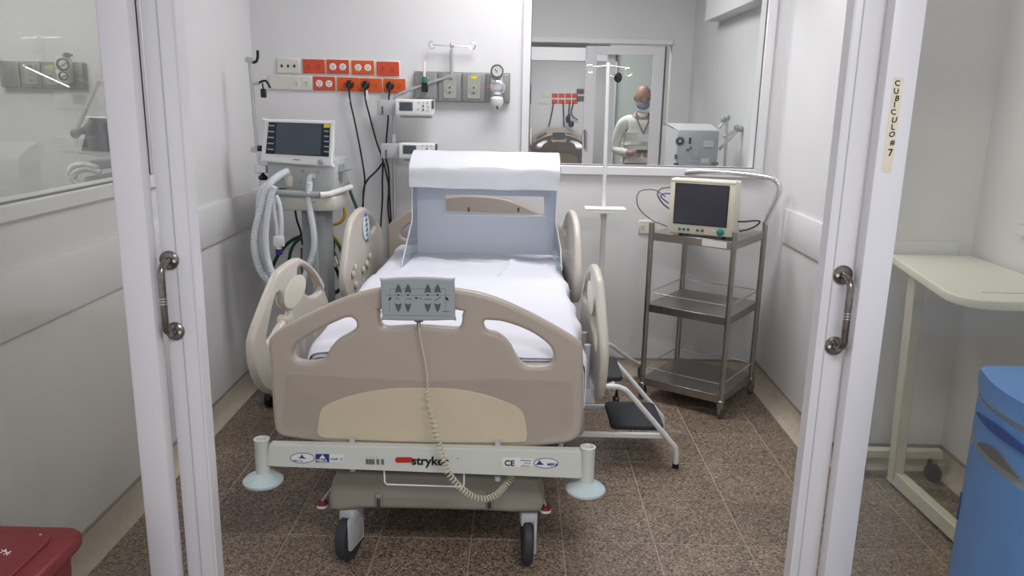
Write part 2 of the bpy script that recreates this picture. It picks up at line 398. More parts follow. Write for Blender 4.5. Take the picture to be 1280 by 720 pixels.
def leaf(name, xa, xb, xo, sgn):
    """sliding leaf: the stile xa..xb at the opening, rails running to xo"""
    ya, yb = YD+.014, YD+.052
    cxx = -.911 if sgn > 0 else .836
    b = B(); stile(b, min(xa, xb), max(xa, xb), ya, yb)
    lo, hi = min(xa, xo), max(xa, xo)
    b.box((lo, ya, .02), (hi, yb, .12), .003, 1); b.box((lo, ya, 2.09), (hi, yb, 2.16), .003, 1)
    b.box((xo-.03, ya, .02), (xo+.03, yb, 2.16), .003, 1)
    d = struct(obj(name, b, M['alu']))
    obj('edge_strip', B().box((xb-.003+.002*sgn, ya-.004, .02), (xb+.003+.002*sgn, yb+.006, 2.16)), M['alu'], d, False)
    obj('crease', B().box((cxx-.0015, ya-.002, .03), (cxx+.0015, ya+.001, 2.15)), M['lgrey'], d, False)
    obj('pane', B().box((lo+.02, ya+.016, .12), (hi-.02, ya+.022, 2.09)), M['glass'], d, False)
    hx = at(212, 323.5, y=ya).x if sgn > 0 else at(1053, 343, y=ya).x; zt, zb = 1.166, .969
    for side, yy, dr in (('front', ya, -1), ('rear', yb, 1)):
        hh = B(); gx = (at(202, 350, y=ya-.055).x if sgn > 0 else at(1062, 370, y=ya-.055).x) if dr < 0 else hx+.012*sgn
        yo = yy+dr*.055; pts = []
        for k in range(7): t = math.radians(90*k/6); pts.append((hx+(gx-hx)*math.sin(t), yy+dr*(.012+.043*math.sin(t)), zt-.028*(1-math.cos(t))))
        q = [(p[0], p[1], zt+zb-p[2]) for p in pts[::-1]]
        h = obj('door_handle', hh.tube(pts+q, .0095, 12), M['bronze'], d)
        obj('rosette', B().lathe((hx, yy, zt), (0, dr, 0), [(0, .0255), (.006, .0255), (.010, .021), (.011, .004)], 24), M['bronze'], h)
        obj('rosette', B().lathe((hx, yy, zb), (0, dr, 0), [(0, .0255), (.006, .0255), (.010, .021), (.011, .004)], 24), M['bronze'], h)
        for k in (-1, 0, 1): obj('grip_ring', B().lathe((gx, yo, 1.067+k*.0075), (0, 0, 1), [(-.0018, .0095), (-.001, .0115), (.001, .0115), (.0018, .0095)], 18), M['chrome'], h)
        for zz in (zt, zb): obj('screw', B().lathe((hx+.016*sgn, yy+dr*.0075, zz-.001), (0, dr, 0), [(0, .0045), (.003, .0045), (.0035, .002)], 12), M['white'], h)
    return d
leaf('door_3', -.953, -.868, -1.9, 1)
leaf('door_4', .890, .816, 1.84, -1)
struct(obj('trim_4', B().box((-2.02, YD-.05, 2.165), (2.0, YD+.07, 2.30), .004, 1), M['alu'], smooth=False))
struct(obj('trim_5', B().box((-4, YD-.04, 2.30), (4, YD+.06, HC)), M['wall'], smooth=False))
struct(obj('wall_front', B().box((-4, YD-.05, 0), (-2.02, YD+.05, 2.3)).box((2.0, YD-.05, 0), (4, YD+.05, 2.3)), M['wall'], smooth=False))
# tape with handwriting on the right fixed stile
def lx(py): return at(1113, py, y=YD-.047)
xc = .9155
tp = thing('tape_label', 'strip of masking tape lettered CUBICULO #7 in black on the right white door post', 'tape', at(1113, 150, y=YD-.0455))
za = at(1118, 97, y=YD-.046).z; zb = at(1110, 215, y=YD-.046).z
plate('strip', [[(xc-.013, zb), (xc+.012, zb-.002), (xc+.014, za), (xc-.011, za+.002)]], XZ(YD-.0456), .0006, .0001, M['tape'], tp, 1)
for ch, py in zip('CUBICULO#7', (107, 117, 126, 134, 143, 153, 162, 171, 181, 195)):
    p = at(1113, py, y=YD-.0466)
    text('letter', ch, .0185 if ch != '7' else .025, (xc+random.uniform(-.002, .003)+(.003 if ch < 'A' else 0), p.y, p.z), (1, 0, random.uniform(-.12, .1)), (random.uniform(-.15, .15), 0, 1), M['ink'], tp, .0004, .0002, 'CENTER')

# ------------------------------------------------------------------ hospital bed
bed = thing('hospital_bed', 'electric hospital bed with taupe end boards and white foot beam carrying red and black lettering', 'bed', (-.285, 3.4, 0))
def px2(pts, y): return [(p.x, p.z) for p in (at(a, b, y=y) for a, b in pts)]
YF = 2.43
outer = [(523,357),(568,360),(609,368),(645,382),(681,400),(711,417),(724,426),(728,434),(728.5,474),(727,528),(719,546),(695,553),(623,559),(530,559),(444,555),(372,546),(350,540),(344,520),(340,456),(337.5,428),(341,419),(356,407),(390,389),(426,373),(454,364),(487,358)]
sl = [(368,440),(370,432),(377,425),(404,409),(433,396),(443,397),(447,404),(443,412),(424,423),(414,434),(407,447),(388,451),(373,448)]
smid = [(476,390),(482,385),(571,386),(578,393),(576,406),(568,409),(523,406),(485,408),(477,402)]
sr = [(605,404),(607,399),(614,399),(631,401),(659,411),(681,425),(691,438),(690,452),(680,456),(657,455),(647,446),(637,428),(623,416),(609,412)]
fb = plate('footboard', [px2(l, YF) for l in (outer, sl, smid, sr)], XZ(YF), .045, .013, M['taupe'], bed, 3, seg=4)
inlay = [(399,545),(398,528),(400,516),(408,506),(444,493),(487,486),(523,485),(566,486),(605,493),(641,506),(653,515),(657,528),(658,549),(640,553),(530,553),(430,549)]
plate('inlay', [px2(inlay, YF-.024)], XZ(YF-.0235), .004, .0015, M['ivory'], fb, 3)
# raised moulding across the foot board (soft lower bulge)
bu = [(356,470),(372,466),(440,470),(530,474),(620,472),(700,474),(716,480),(718,520),(712,540),(660,552),(530,556),(410,550),(358,538),(352,515)]
plate('lower_bulge', [px2(bu, YF-.02)], XZ(YF-.0175), .010, .0049, M['taupe'], fb, 3, seg=4)
# headboard, the same kind of board
def trans(lps, dx, dz, s=1.0): return [[((u+.285)*s-.27+dx, v+dz) for u, v in lp] for lp in lps]
hb = plate('headboard', trans([px2(l, YF) for l in (outer, sl, sr)], .03, .05), XZ(4.46), .04, .012, M['taupe'], bed, 3, seg=3)
# foot beam
YBm = 2.36
bm_ = B().poly([at(336,555.5,y=YBm), at(727,564,y=YBm), at(727,599,y=YBm), at(345,583,y=YBm), at(332,583,y=YBm)], (0, .034, 0))
bmesh.ops.bevel(bm_.bm, geom=bm_.bm.edges[:], offset=.004, segments=2, affect='EDGES')
beam = obj('foot_beam', bm_, M['beam'], bed)
for (px, pyt, pyb, pc) in ((327, 548, 590, 597), (735, 558, 602, 608)):
    a = at(px, pyt, y=YBm+.02); 
    s = obj('corner_post', B().lathe((a.x, YBm+.02, a.z-.125), (0, 0, 1), [(0, .024), (.118, .024), (.124, .026), (.125, .023), (.1251, .018), (.115, .016)], 24), M['beam'], bed)
    obj('post_insert', B().lathe((a.x, YBm+.02, a.z-.02), (0, 0, 1), [(0, .017), (.012, .017)], 20), M['lgrey'], s)
    c = at(px+(2 if px < 500 else -3), pc, y=YBm+.02)
    lab(obj('bumper_disc', B().lathe((c.x, YBm+.02, c.z-.014), (0, 0, 1), [(-.008, .028), (-.006, .055), (.0, .064), (.008, .065), (.018, .055), (.028, .032), (.034, .026)], 32), M['bump'], bed), 'pale bluish bumper disc')
# lettering and stickers on the beam
def bp(px, py, o=.0015): return at(px, py, y=YBm-o)
ux = (at(727, 562, y=YBm)-at(336, 553, y=YBm)).normalized(); ux = Vector((ux.x, 0, ux.z)).normalized()*1; vx = Vector((0, 0, 1))
def sticker(name, loops_px, m, o=.001, sm=1): return plate(name, [px2(l, YBm-o) for l in loops_px], XZ(YBm-o), .0008, .0001, M[m], beam, sm)
def ovp(cx, cy, rx, ry): return oval(cx, cy, rx, ry, 28)
for cx, cy, rx in ((378, 572.5, 15.5), (682.5, 579, 15.5)):
    sticker('oval_rim', [ovp(cx, cy, rx, 6.5)], 'bluem', .0006); sticker('oval_sticker', [ovp(cx, cy, rx-.9, 5.7)], 'white', .0012)
sticker('sticker', [rect(394.5, 567.5, 411.5, 578)], 'bluem', .0008)
sticker('sticker', [rect(411.8, 568.2, 430, 577.5)], 'white', .0008)
sticker('sticker', [rect(628, 572, 650, 584)], 'white', .0006)
sticker('sticker', [rect(650, 573.5, 667, 583)], 'white', .0006)
for cx, cy in ((403, 571.2),): sticker('boat_mark', [[(cx-4, cy+2), (cx+4, cy+2), (cx, cy-3)]], 'white', .002)
sticker('boat_mark', [[(373, 572.5), (383, 573.5), (379, 571), (377.6, 567.5), (376, 570.5)]], 'bluem', .002)
sticker('boat_mark', [[(669.5, 581), (680, 581), (676, 577.5), (674.6, 574.5), (673, 577.5)]], 'bluem', .002)
def tx(s, px, py, size, m, off=0, sx=1.0): return text('lettering', s, size, bp(px, py, .0022), tuple(ux*sx), vx, M[m], beam, off, .0004)
tx('MEKA', 395.5, 577.3, .0135, 'white', .0003)
tx('MEKA', 684, 582, .013, 'bluem', .0003)
tx('MEKA S.A.', 366.5, 576.6, .0072, 'bluem', 0)
tx('medi 12', 413, 575, .0125, 'bluem')
tx('CE', 630.5, 582, .027, 'black', .0006)
tx('service tecnico', 651, 576, .0055, 'bluem'); tx('24 horas', 655, 579.5, .006, 'redm'); tx('garantia de', 652, 582.5, .0055, 'redm')
tx('. . . . . . .', 457, 571.5, .012, 'black'); tx('|||||| || ||', 457, 578.5, .019, 'black', .0006)
tx('stryker', 514.5, 580.5, .041, 'ink', .0011, 1.0)
tx('R', 571.5, 574, .007, 'ink')
sticker('red_bar', [rrect(494, 571.5, 516, 578.4, 3)], 'redm', .0012)
for a, b in (((420, 556), (427, 559)),): pass
for q_ in (((440, 556), (440, 548)), ((622, 560), (622, 552)), ((441, 584), (441, 588)), ((622, 594), (622, 600))): obj('beam_stud', B().cyl(bp(*q_[0], -.03), bp(*q_[1], -.03), .010), M['lgrey'], bed)
# wire loop below the beam
wl = [at(480, 585, y=YBm+.02), at(481, 603, y=YBm+.01), at(484, 605.5, y=YBm+.01), at(577, 608.5, y=YBm+.01), at(580, 606, y=YBm+.01), at(580, 588, y=YBm+.02)]
lab(obj('wire_loop', B().tube(wl, .0028, 8), M['white'], bed), 'white wire loop under the beam')
# base cover
bc = [(413,636),(416,600),(424,591),(440,588),(660,595),(671,600),(676,612),(676,638),(600,637),(520,635),(450,634)]
plate('base_cover', [px2(bc, 2.50)], ((0, 2.56, 0), (1, 0, 0), (0, 0, 1)), .15, .018, M['cover'], bed, 2, seg=3)
for px in (474, 612): 
    q = at(px, 625, y=2.49); s = obj('cover_notch', B().box((q.x-.013, 2.476, q.z-.025), (q.x+.013, 2.49, q.z+.028), .008, 3), M['cover'], bed)
    obj('slot', B().box((q.x-.007, 2.474, q.z-.025), (q.x+.007, 2.48, q.z+.015), .003, 2), M['dark'], s)
obj('under_frame', B().box((-.70, 2.66, .30), (.13, 4.35, .42), .01, 1).box((-.55, 2.5, .33), (-.02, 2.72, .40), .008, 1), M['dark'], bed)
obj('platform', B().box((-.745, 2.47, .50), (.235, 4.42, .60), .02, 2), M['cover'], bed)
for ya_ in (2.62, 3.9): obj('lift_column', B().box((-.48, ya_, .2), (-.08, ya_+.19, .52), .01, 1), M['cover'], bed)
# casters
def caster(x, y, r, parent, m_house='lgrey', turn=0, wd=.03, h=.2):
    c = Matrix.Rotation(turn, 4, 'Z'); g = lambda v: c @ Vector(v)+Vector((x, y, 0))
    hs = B().box((-.026, -.035, r*1.7), (.034, .05, h), .01, 2).box((.018, -.06, .055), (.030, .05, r*2.02), .01, 2)
    hs.bm.transform(Matrix.Translation((x, y, 0)) @ c)
    k = obj('caster', hs, M[m_house], parent)
    ty = [(-.5, .80), (-.5, .93), (-.3, 1), (.3, 1), (.5, .93), (.5, .80)]
    obj('tyre', B().lathe(g((0, -.005, r)), c.to_3x3() @ Vector((1, 0, 0)), [(u*wd, v*r) for u, v in ty], 32), M['rubber'], k)
    obj('hub', B().lathe(g((0, -.005, r)), c.to_3x3() @ Vector((1, 0, 0)), [(-.45*wd, .3*r), (-.42*wd, .8*r), (.42*wd, .8*r), (.55*wd, .3*r)], 24), M['lgrey'], k)
    return k
caster(-.575, 2.53, .088, bed, turn=math.radians(-14), wd=.034)
caster(.052, 2.53, .088, bed, turn=math.radians(4), wd=.034)
caster(-.60, 4.2, .088, bed, turn=.3, wd=.034); caster(.06, 4.2, .088, bed, turn=-.3, wd=.034)
for (a, b, c) in (((420, 604), (403, 628), 2.58), ((674, 612), (682, 634), 2.56)):
    p = at(*a, y=c); q = at(*b, y=c)
    s = obj('brake_lever', B().tube([p, q+Vector((0, 0, .005))], .005, 8), M['chrome'], bed)
    lab(obj('pedal', B().lathe(q-Vector((0, 0, .018)), (0, 0, 1), [(0, .016), (.002, .02), (.011, .021), (.012, .0205)], 20), M['white'], s), 'white lower ring of the brake pedal')
    lab(obj('pedal', B().lathe(q-Vector((0, 0, .0055)), (0, 0, 1), [(0, .0205), (.006, .021), (.010, .019), (.012, .012)], 20), M['red'], s), 'red brake pedal cap')
# mattress, sheets
def puff(name, x0_, x1_, y0_, y1_, z0_, z1_, m, parent, r=.05, nz=.006, seed=0, nx=44, ny=70, sc_=5.0, fold=None, taper=0):
    b = bmesh.new(); grid = []
    def pos(u, v):
        # u across 0..1 incl. drop, v along
        W = x1_-x0_; D = z1_-z0_; Lp = W+2*D; s = u*Lp
        if s < D: x, z = x0_, z0_+s
        elif s < D+W: x, z = x0_+(s-D), z1_
        else: x, z = x1_, z1_-(s-D-W)
        # round corners
        e = min(abs(s-D), abs(s-D-W))
        if e < r:
            k = (1-e/r)**2*r*.30; z -= k; x += k if s < D+W/2 else -k
        y = y0_+(y1_-y0_)*v
        ev = min(v, 1-v)*(y1_-y0_)
        if ev < r: z -= (1-ev/r)**2*r*.5
        n = noise.noise(Vector((x*sc_, y*sc_*.8, seed)))*nz+noise.noise(Vector((x*sc_*3, y*sc_*2, seed+5)))*nz*.35
        if fold: n += fold(x, y)
        side = s < D*.98 or s > D+W+D*.02
        if side: x += n*(1.6 if s > D else -1.6)
        else: z += n
        return Vector((x, y, z))
    for i in range(nx+1): grid.append([b.verts.new(pos(i/nx, j/ny)) for j in range(ny+1)])
    for i in range(nx):
        for j in range(ny): b.faces.new((grid[i][j], grid[i+1][j], grid[i+1][j+1], grid[i][j+1]))
    bmesh.ops.recalc_face_normals(b, faces=b.faces)
    r_ = bmesh.ops.solidify(b, geom=b.faces[:], thickness=.004)
    bb = B(); bb.bm.free(); bb.bm = b
    return obj(name, bb, M[m], parent)
MX0, MX1, MZ = -.69, .225, .795
obj('mattress', B().box((MX0+.012, 2.475, .60), (MX1-.012, 4.405, MZ-.014), .035, 3), M['matt'], bed)
def wr(x, y):
    v = 0
    for (ax, ay, bx, by, hgt, wd) in ((-.34, 3.75, -.16, 3.55, .006, .012), (-.02, 4.0, -.09, 3.5, .007, .013), (-.42, 4.15, -.10, 4.22, .004, .02), (.14, 3.9, .20, 3.3, .006, .012), (-.6, 3.6, -.5, 3.2, .005, .015), (-.5, 3.98, -.2, 3.9, .006, .016), (-.3, 4.02, .1, 3.86, .005, .014), (-.62, 4.2, -.56, 3.7, .006, .02)):
        a = Vector((ax, ay)); bb = Vector((bx, by)); p = Vector((x, y)); t = max(0, min(1, (p-a).dot(bb-a)/(bb-a).length_squared)); d_ = (p-(a+(bb-a)*t)).length
        v += 1.9*hgt*math.exp(-(d_/wd)**2)
    return v
s = puff('fitted_sheet', MX0, MX1, 2.468, 4.41, .63, MZ, 'sheet', None, r=.05, nz=.009, seed=2, fold=wr, nx=70, ny=110)
tag(s, 'white cotton bed sheet wrapped over the mattress of the hospital bed', 'sheet')
s = puff('top_sheet', MX0-.006, MX1+.006, 2.462, 3.60, .64, MZ+.014, 'sheet', None, r=.05, nz=.014, seed=9, nx=70, ny=80, sc_=6)
tag(s, 'white folded coverlet spread over the foot half of the bed', 'sheet')

# side rails: outlines measured on the left foot rail, in its own plane
def railpts(pts, a, b):
    a = Vector((a[0], a[1], 0)); b = Vector((b[0], b[1], 0)); U = (b-a).normalized(); o = []
    for p in pts: q = on_plane(p[0], p[1], a, b); o.append(((q-a).dot(U), q.z))
    return o, a, U
RA, RB = (-.955, 2.66), (-.835, 3.30)
o1, ra, rU = railpts([(311,428),(322,392),(339,350),(347,337),(367,323),(377,325),(387,333),(397,350),(404,368),(412,395),(415,430),(408,460),(385,482),(352,492),(338,492),(325,486),(314,462)], RA, RB)
h1, _, _ = railpts([(369,334),(378,333),(389,342),(399,358),(392,368),(381,369),(374,358),(368,344)], RA, RB)
h2, _, _ = railpts([(341,368),(348,368),(352,380),(360,388),(356,397),(348,406),(341,418),(332,428),(329,422),(334,394)], RA, RB)
def side_rail(lbl, a, U, loops, ovl, flip, side, mk='taupe_l'):
    N = U.cross(Vector((0, 0, 1)))
    r = plate('side_rail', loops, (a, U, (0, 0, 1)), .034, .0135, M[mk], bed, 3, seg=4)
    lab(r, lbl)
    if ovl:
        (cu, cv, ru, rv, rot, mm) = ovl
        for off in (-.0165, .0165):
            plate('oval_insert', [oval(cu, cv, ru, rv, 28, rot)], (a+N*off, U, (0, 0, 1)), .004, .0015, M[mm], r, 1)
    return r
oc, _, _ = railpts([(364, 364), (378, 364), (364, 346)], RA, RB)
L1 = side_rail('foot side rail on the ventilator side with a cream oval', ra, rU, [o1, h1, h2], (oc[0][0], oc[0][1], oc[1][0]-oc[0][0], oc[2][1]-oc[0][1], .25, 'cream'), 0, -1)
# bumps on the rail
q = on_plane(357, 402, RA, RB); obj('rail_pivot', B().lathe(q-Vector((.0, 0, 0)), rU.cross(Vector((0, 0, 1))), [(-.026, .020), (-.024, .027), (.024, .027), (.026, .020)], 20), M['taupe_l'], L1)
# right foot rail (same shape, seen from its inner side)
ra2 = Vector((.315, 2.66, 0)); rU2 = Vector((-.02, .62, 0)).normalized()
side_rail('foot side rail on the step stool side', ra2, rU2, [o1, h1, h2], (oc[0][0], oc[0][1], oc[1][0]-oc[0][0], oc[2][1]-oc[0][1], .25, 'cream'), 0, 1)
# head rails
HA, HB = (-.80, 3.38), (-.775, 4.15)
o3, ha, hU = railpts([(427,350),(431,307),(436,279),(442,267),(449,260),(455,260),(464,270),(473,283),(474,295),(475,310),(475,330),(471,350),(460,370),(434,376)], HA, HB)
h3, _, _ = railpts([(457,267),(461,272),(466,282),(462,291),(458,288),(457,278)], HA, HB)
ob, _, _ = railpts([(452.5, 284), (456, 284), (452.5, 268)], HA, HB)
hl = side_rail('head side rail with the blue and white nurse control oval', ha, hU, [o3, h3], None, 0, -1)
Nn = hU.cross(Vector((0, 0, 1)))
for off in (.021,):
    e = plate('oval_control', [oval(ob[0][0], ob[0][1], abs(ob[1][0]-ob[0][0])*1.1, ob[2][1]-ob[0][1], 28, -.1)], (ha+Nn*off, hU, (0, 0, 1)), .004, .0015, M['white'], hl, 1)
    for k in range(6):
        v = ob[0][1]+(k-2.5)*.026; u = ob[0][0]-(k-2.5)*.004
        plate('key', [[(u-.02, v-.007), (u+.022, v-.010), (u+.018, v+.010), (u-.014, v+.006)]], (ha+Nn*(off+.0025), hU, (0, 0, 1)), .002, .0005, M['bluel'], e, 1)
for k in range(9):
    rv = random.Random(k); q = ha+hU*(.18+rv.random()*.42)+Vector((0, 0, .62+rv.random()*.2))+Nn*.02
    obj('rail_boss', B().lathe(q, Nn, [(0, .018), (.008, .018), (.012, .011)], 14), M['taupe_l'], hl)
ra4 = Vector((.285, 3.44, 0)); rU4 = Vector((-.03, .76, 0)).normalized()
side_rail('head side rail beside the drip stand', ra4, rU4, [o3, h3], None, 0, 1)
for (x, y) in ((-.80, 2.9), (-.77, 3.75), (.265, 2.9), (.245, 3.75)):
    obj('rail_bracket', B().box((x-.035, y-.12, .50), (x+.035, y+.12, .56), .008, 2).cyl((x, y-.08, .52), (x, y-.08, .72), .012).cyl((x, y+.08, .52), (x, y+.08, .72), .012), M['lgrey'], bed)

# pendant control with coiled cord
YP = YF-.045
pn = thing('bed_control_pendant', 'grey arrow key pendant with coiled cord hung on the bed foot board', 'control', at(523, 374, y=YP))
pc = [(479,348.5),(522,346.5),(565,348.5),(568,352),(569,396),(566,399),(522,400),(481,399),(478,396),(476.5,352)]
case = plate('casing', [px2(pc, YP)], XZ(YP), .024, .005, M['pend'], pn, 2, seg=3)
obj('hanger', B().box((-.33, YP+.01, .985), (-.28, YF+.03, 1.03), .004, 1), M['pend'], pn)
for cx in (498, 510, 534.7, 547):
    up = [(cx-4.3, 366), (cx-2.6, 359), (cx, 354.6), (cx+2.6, 359), (cx+4.3, 366), (cx, 364.8)]
    dn = [(cx-4.3, 379), (cx, 380.6), (cx+4.3, 379), (cx+2.4, 386), (cx, 390.4), (cx-2.4, 386)]
    for k in (up, dn): plate('arrow_key', [px2(k, YP-.012)], XZ(YP-.0125), .0016, .0004, M['key'], case, 1)
    plate('indicator', [px2(oval(cx, 368.6, 1.2, 1.2, 10), YP-.012)], XZ(YP-.0125), .0016, .0003, M['black'], case, 1)
for l in ([(485,375),(488,371),(489.5,373),(487,375.5)], [(556,371),(559.5,372),(561,376),(558,375)], [(519,371),(523,372.5),(519.5,374)]):
    plate('pictogram', [px2(l, YP-.012)], XZ(YP-.0125), .0014, .0003, M['black'], case, 1)
for l in ([(494,372),(499,374)], [(507,373.5),(515,373.5)], [(524,373),(527,373)], [(530,374),(540,374)], [(543,376.5),(551,371)], [(553,389.5),(562,389.5)]):
    obj('printed_line', B().tube([at(*l[0], y=YP-.0128), at(*l[1], y=YP-.0128)], .0009, 4), M['key'], case)
for (a, b) in (((487,361),(557,361)), ((481,369),(562,369)), ((487,362),(487,390)), ((557,362),(557,390)), ((480,394),(565,395))):
    obj('printed_line', B().tube([at(*a, y=YP-.0122), at(*b, y=YP-.0122)], .0005, 4), M['dgrey'], case)
obj('cord_grip', B().box(at(518, 402, y=YP)+Vector((0, -.006, 0)), at(529, 399, y=YP)+Vector((0, .006, 0)), .002, 1).tube([at(523, 401, y=YP), at(523.5, 408, y=YP)], .006, 10), M['dgrey'], pn)
cpts = [at(*p, y=YF-.05) for p in ((523.5,404),(524,412),(527,430),(531,450),(534,470),(534.5,486))]
straight = smooth_pts(cpts, 6, False)
path = [at(*p, y=yy) for p, yy in (((534.5,486),YF-.055),((536,500),YF-.07),((540,518),YF-.09),((545,540),YF-.11),((549,556),YF-.125),((553,572),YF-.13),((560,590),YF-.14),((572,606),YF-.14),((588,619),YF-.13),((603,624),YF-.12),((618,620),YF-.09),((630,609),YF-.04),((641,594),YF+.0))]
path = smooth_pts(path, 20, False)
cum = [0]
for a, b in zip(path, path[1:]): cum.append(cum[-1]+(b-a).length)
tot = cum[-1]; turns = 46; pts = list(straight); nrm = Vector((1, 0, 0)); j = 0; S = turns*9
for i in range(S+1):
    s_ = tot*i/S
    while j < len(cum)-2 and cum[j+1] < s_: j += 1
    p = path[j].lerp(path[j+1], (s_-cum[j])/(cum[j+1]-cum[j])); t = (path[j+1]-path[j]).normalized()
    nrm = (nrm-t*nrm.dot(t)).normalized(); bi = t.cross(nrm); an = 2*math.pi*turns*(i/S)**1.25
    R_ = .0095 if i > 8 else .001+.0085*i/8
    pts.append(p+nrm*R_*math.cos(an)+bi*R_*math.sin(an))
lab(obj('coiled_cord', B().tube(pts, .0026, 6), M['coil'], pn), 'cream coiled cord')

# ------------------------------------------------------------------ intubation box
yb_, yf_ = 4.12, 3.72          # back panel, front bottom corner
ZS = MZ+.010
ib = thing('intubation_box', 'clear acrylic patient shield box with side panels standing on the head of the bed', 'shield', (-.15, 4.0, ZS))
bx0, bx1 = -.535, .185
zt_ = at(540, 196, y=yb_).z
print('box top', zt_)
bk = rect(bx0, ZS, bx1, zt_); hole = [(p.x, p.z) for p in (at(557, 243, y=yb_), at(557, 264, y=yb_), at(680, 268, y=yb_), at(680, 246, y=yb_))]
plate('back_panel', [bk, hole], XZ(yb_), .005, .001, M['frost'], ib, 1)
hr = B()
hx_ = [h[0] for h in hole]; hz_ = [h[1] for h in hole]
a_, b_, c_, d_ = min(hx_), max(hx_), min(hz_), max(hz_)
hr.tube([(a_-.012, yb_-.006, d_), (a_-.012, yb_-.006, c_-.01), (b_+.012, yb_-.006, c_-.01), (b_+.012, yb_-.006, d_)], .005, 8)
lab(obj('slot_rim', hr, M['white'], ib), 'white rim of the arm slot')
for px in (586, 648): q = at(px, 262, y=yb_); obj('clip', B().box(q-Vector((.006, .012, .012)), q+Vector((.006, .004, .012)), .003, 1), M['dgrey'], ib)
for xs, nm in ((bx0, 'left'), (bx1, 'right')):
    prof = [(yb_, ZS), (yb_, zt_+.022), (yb_-.10, zt_-.002), (yb_-.168, zt_-.035), (yb_-.19, ZS+.2), (yb_-.24, ZS+.08), (yf_, ZS+.004), (yf_+.02, ZS)]
    fl = -.025 if nm == 'left' else .025
    bb_ = B(); pts_ = [(xs+(fl if y < yb_-.2 else 0)+(-.0025), y, z) for y, z in prof]; bb_.poly(pts_, (.005, 0, 0)); sp = obj('side_panel', bb_, M['acryl'], ib, False)
    obj('panel_edge', B().tube([(p[0]+.0025, p[1], p[2]) for p in pts_[1:-1]], .0035, 6), M['sheetp'], sp)
obj('top_panel', B().poly([(bx0, yb_, zt_+.018), (bx0, yb_-.16, zt_-.032), (bx0, yb_-.16, zt_-.037), (bx0, yb_, zt_+.013)], (bx1-bx0, 0, 0)), M['acryl'], ib, False)
# base strip at right
obj('foot_strip', B().box((bx1+.002, yf_-.01, ZS), (bx1+.03, yf_+.16, ZS+.03), .004, 1), M['acryl'], ib)
# draped sheet over the top: grid following top and front
b = bmesh.new(); g_ = []
prof = [(yb_+.02, zt_-.05), (yb_+.014, zt_-.01), (yb_+.004, zt_+.032), (yb_-.05, zt_+.024), (yb_-.11, zt_+.005), (yb_-.155, zt_-.014), (yb_-.182, zt_-.030), (yb_-.192, zt_-.045), (yb_-.196, zt_-.07), (yb_-.198, zt_-.105), (yb_-.200, zt_-.138)]
pr = smooth_pts([(0, y, z) for y, z in prof], 4, False); nx_ = 48
for i in range(nx_+1):
    u = i/nx_; x = bx0-.012+(bx1-bx0+.024)*u; row = []
    for k, p in enumerate(pr):
        hang = k/len(pr); n_ = noise.noise(Vector((x*7, k*.09, 3)))*.006+.004*math.sin(x*23)*max(0, hang-.5)
        zz = p.z+n_*(.5 if hang < .5 else 1); yy = p.y-abs(n_)*.7
        if hang > .6 : zz += .006*math.sin(x*9+1)*(hang-.6)
        sag = .004*math.sin(u*math.pi*3)
        row.append(b.verts.new((x, yy, zz-(sag if .3 < hang < .65 else 0))))
    g_.append(row)
for i in range(nx_):
    for k in range(len(pr)-1): b.faces.new((g_[i][k], g_[i+1][k], g_[i+1][k+1], g_[i][k+1]))
# side drops
for sx, col, sg in ((bx0-.012, g_[0], -1), (bx1+.012, g_[-1], 1)):
    prev = None
    for lvl in range(1, 5):
        row = [b.verts.new((v.co.x+sg*(.004+.004*math.sin(k*1.3+lvl)), v.co.y+.003*math.sin(k+lvl), v.co.z-.018*lvl)) for k, v in enumerate(col)]
        base = prev or col
        for k in range(10, 22): b.faces.new((base[k], base[k+1], row[k+1], row[k]))
        prev = row
bmesh.ops.delete(b, geom=[v for v in b.verts if not v.link_faces], context='VERTS')
bmesh.ops.recalc_face_normals(b, faces=b.faces); bmesh.ops.solidify(b, geom=b.faces[:], thickness=.002)
bb_ = B(); bb_.bm.free(); bb_.bm = b
ds = obj('draped_sheet', bb_, M['sheetp'])
tag(ds, 'white sheet draped over the top and front of the patient shield box', 'sheet')

# ------------------------------------------------------------------ step stool
st = thing('step_stool', 'white tubular two step stool with black rubber treads beside the bed', 'step stool', (.45, 3.45, 0))
s0, s1 = 3.30, 3.66            # near and far side frames
for k, y in enumerate((s0, s1)):
    f = [(.22, y, .38), (.42, y, .38), (.47, y, .372), (.515, y, .335), (.695, y, .13), (.726, y, .085), (.73, y, .012)]
    fr = obj('side_frame', B().tube(smooth_pts(f, 5, False), .012, 12), M['white'], st)
    obj('rubber_foot', B().cyl((.73, y, 0), (.73, y, .02), .015), M['black'], fr)
    obj('leg', B().tube([(.24, y, .375), (.20, y, .012)], .012, 12), M['white'], st)
    obj('rail', B().obox((.22, y+(.016 if k == 0 else -.016), .145), (.69, y+(.016 if k == 0 else -.016), .145), .024, .018, .003), M['white'], st)
def tread(x0_, x1_, z):
    plate('tread', [rrect(x0_, s0+.03, x1_, s1-.03, .03)], ((0, 0, z), (1, 0, 0), (0, 1, 0)), .022, .006, M['tread'], st, 1)
tread(.435, .675, .172); tread(.20, .478, .402)
obj('cross_bar', B().tube([(.24, s0, .378), (.24, s1, .378)], .010, 10), M['white'], st)
obj('cross_bar', B().tube([(.42, s0, .378), (.42, s1, .378)], .010, 10), M['white'], st)

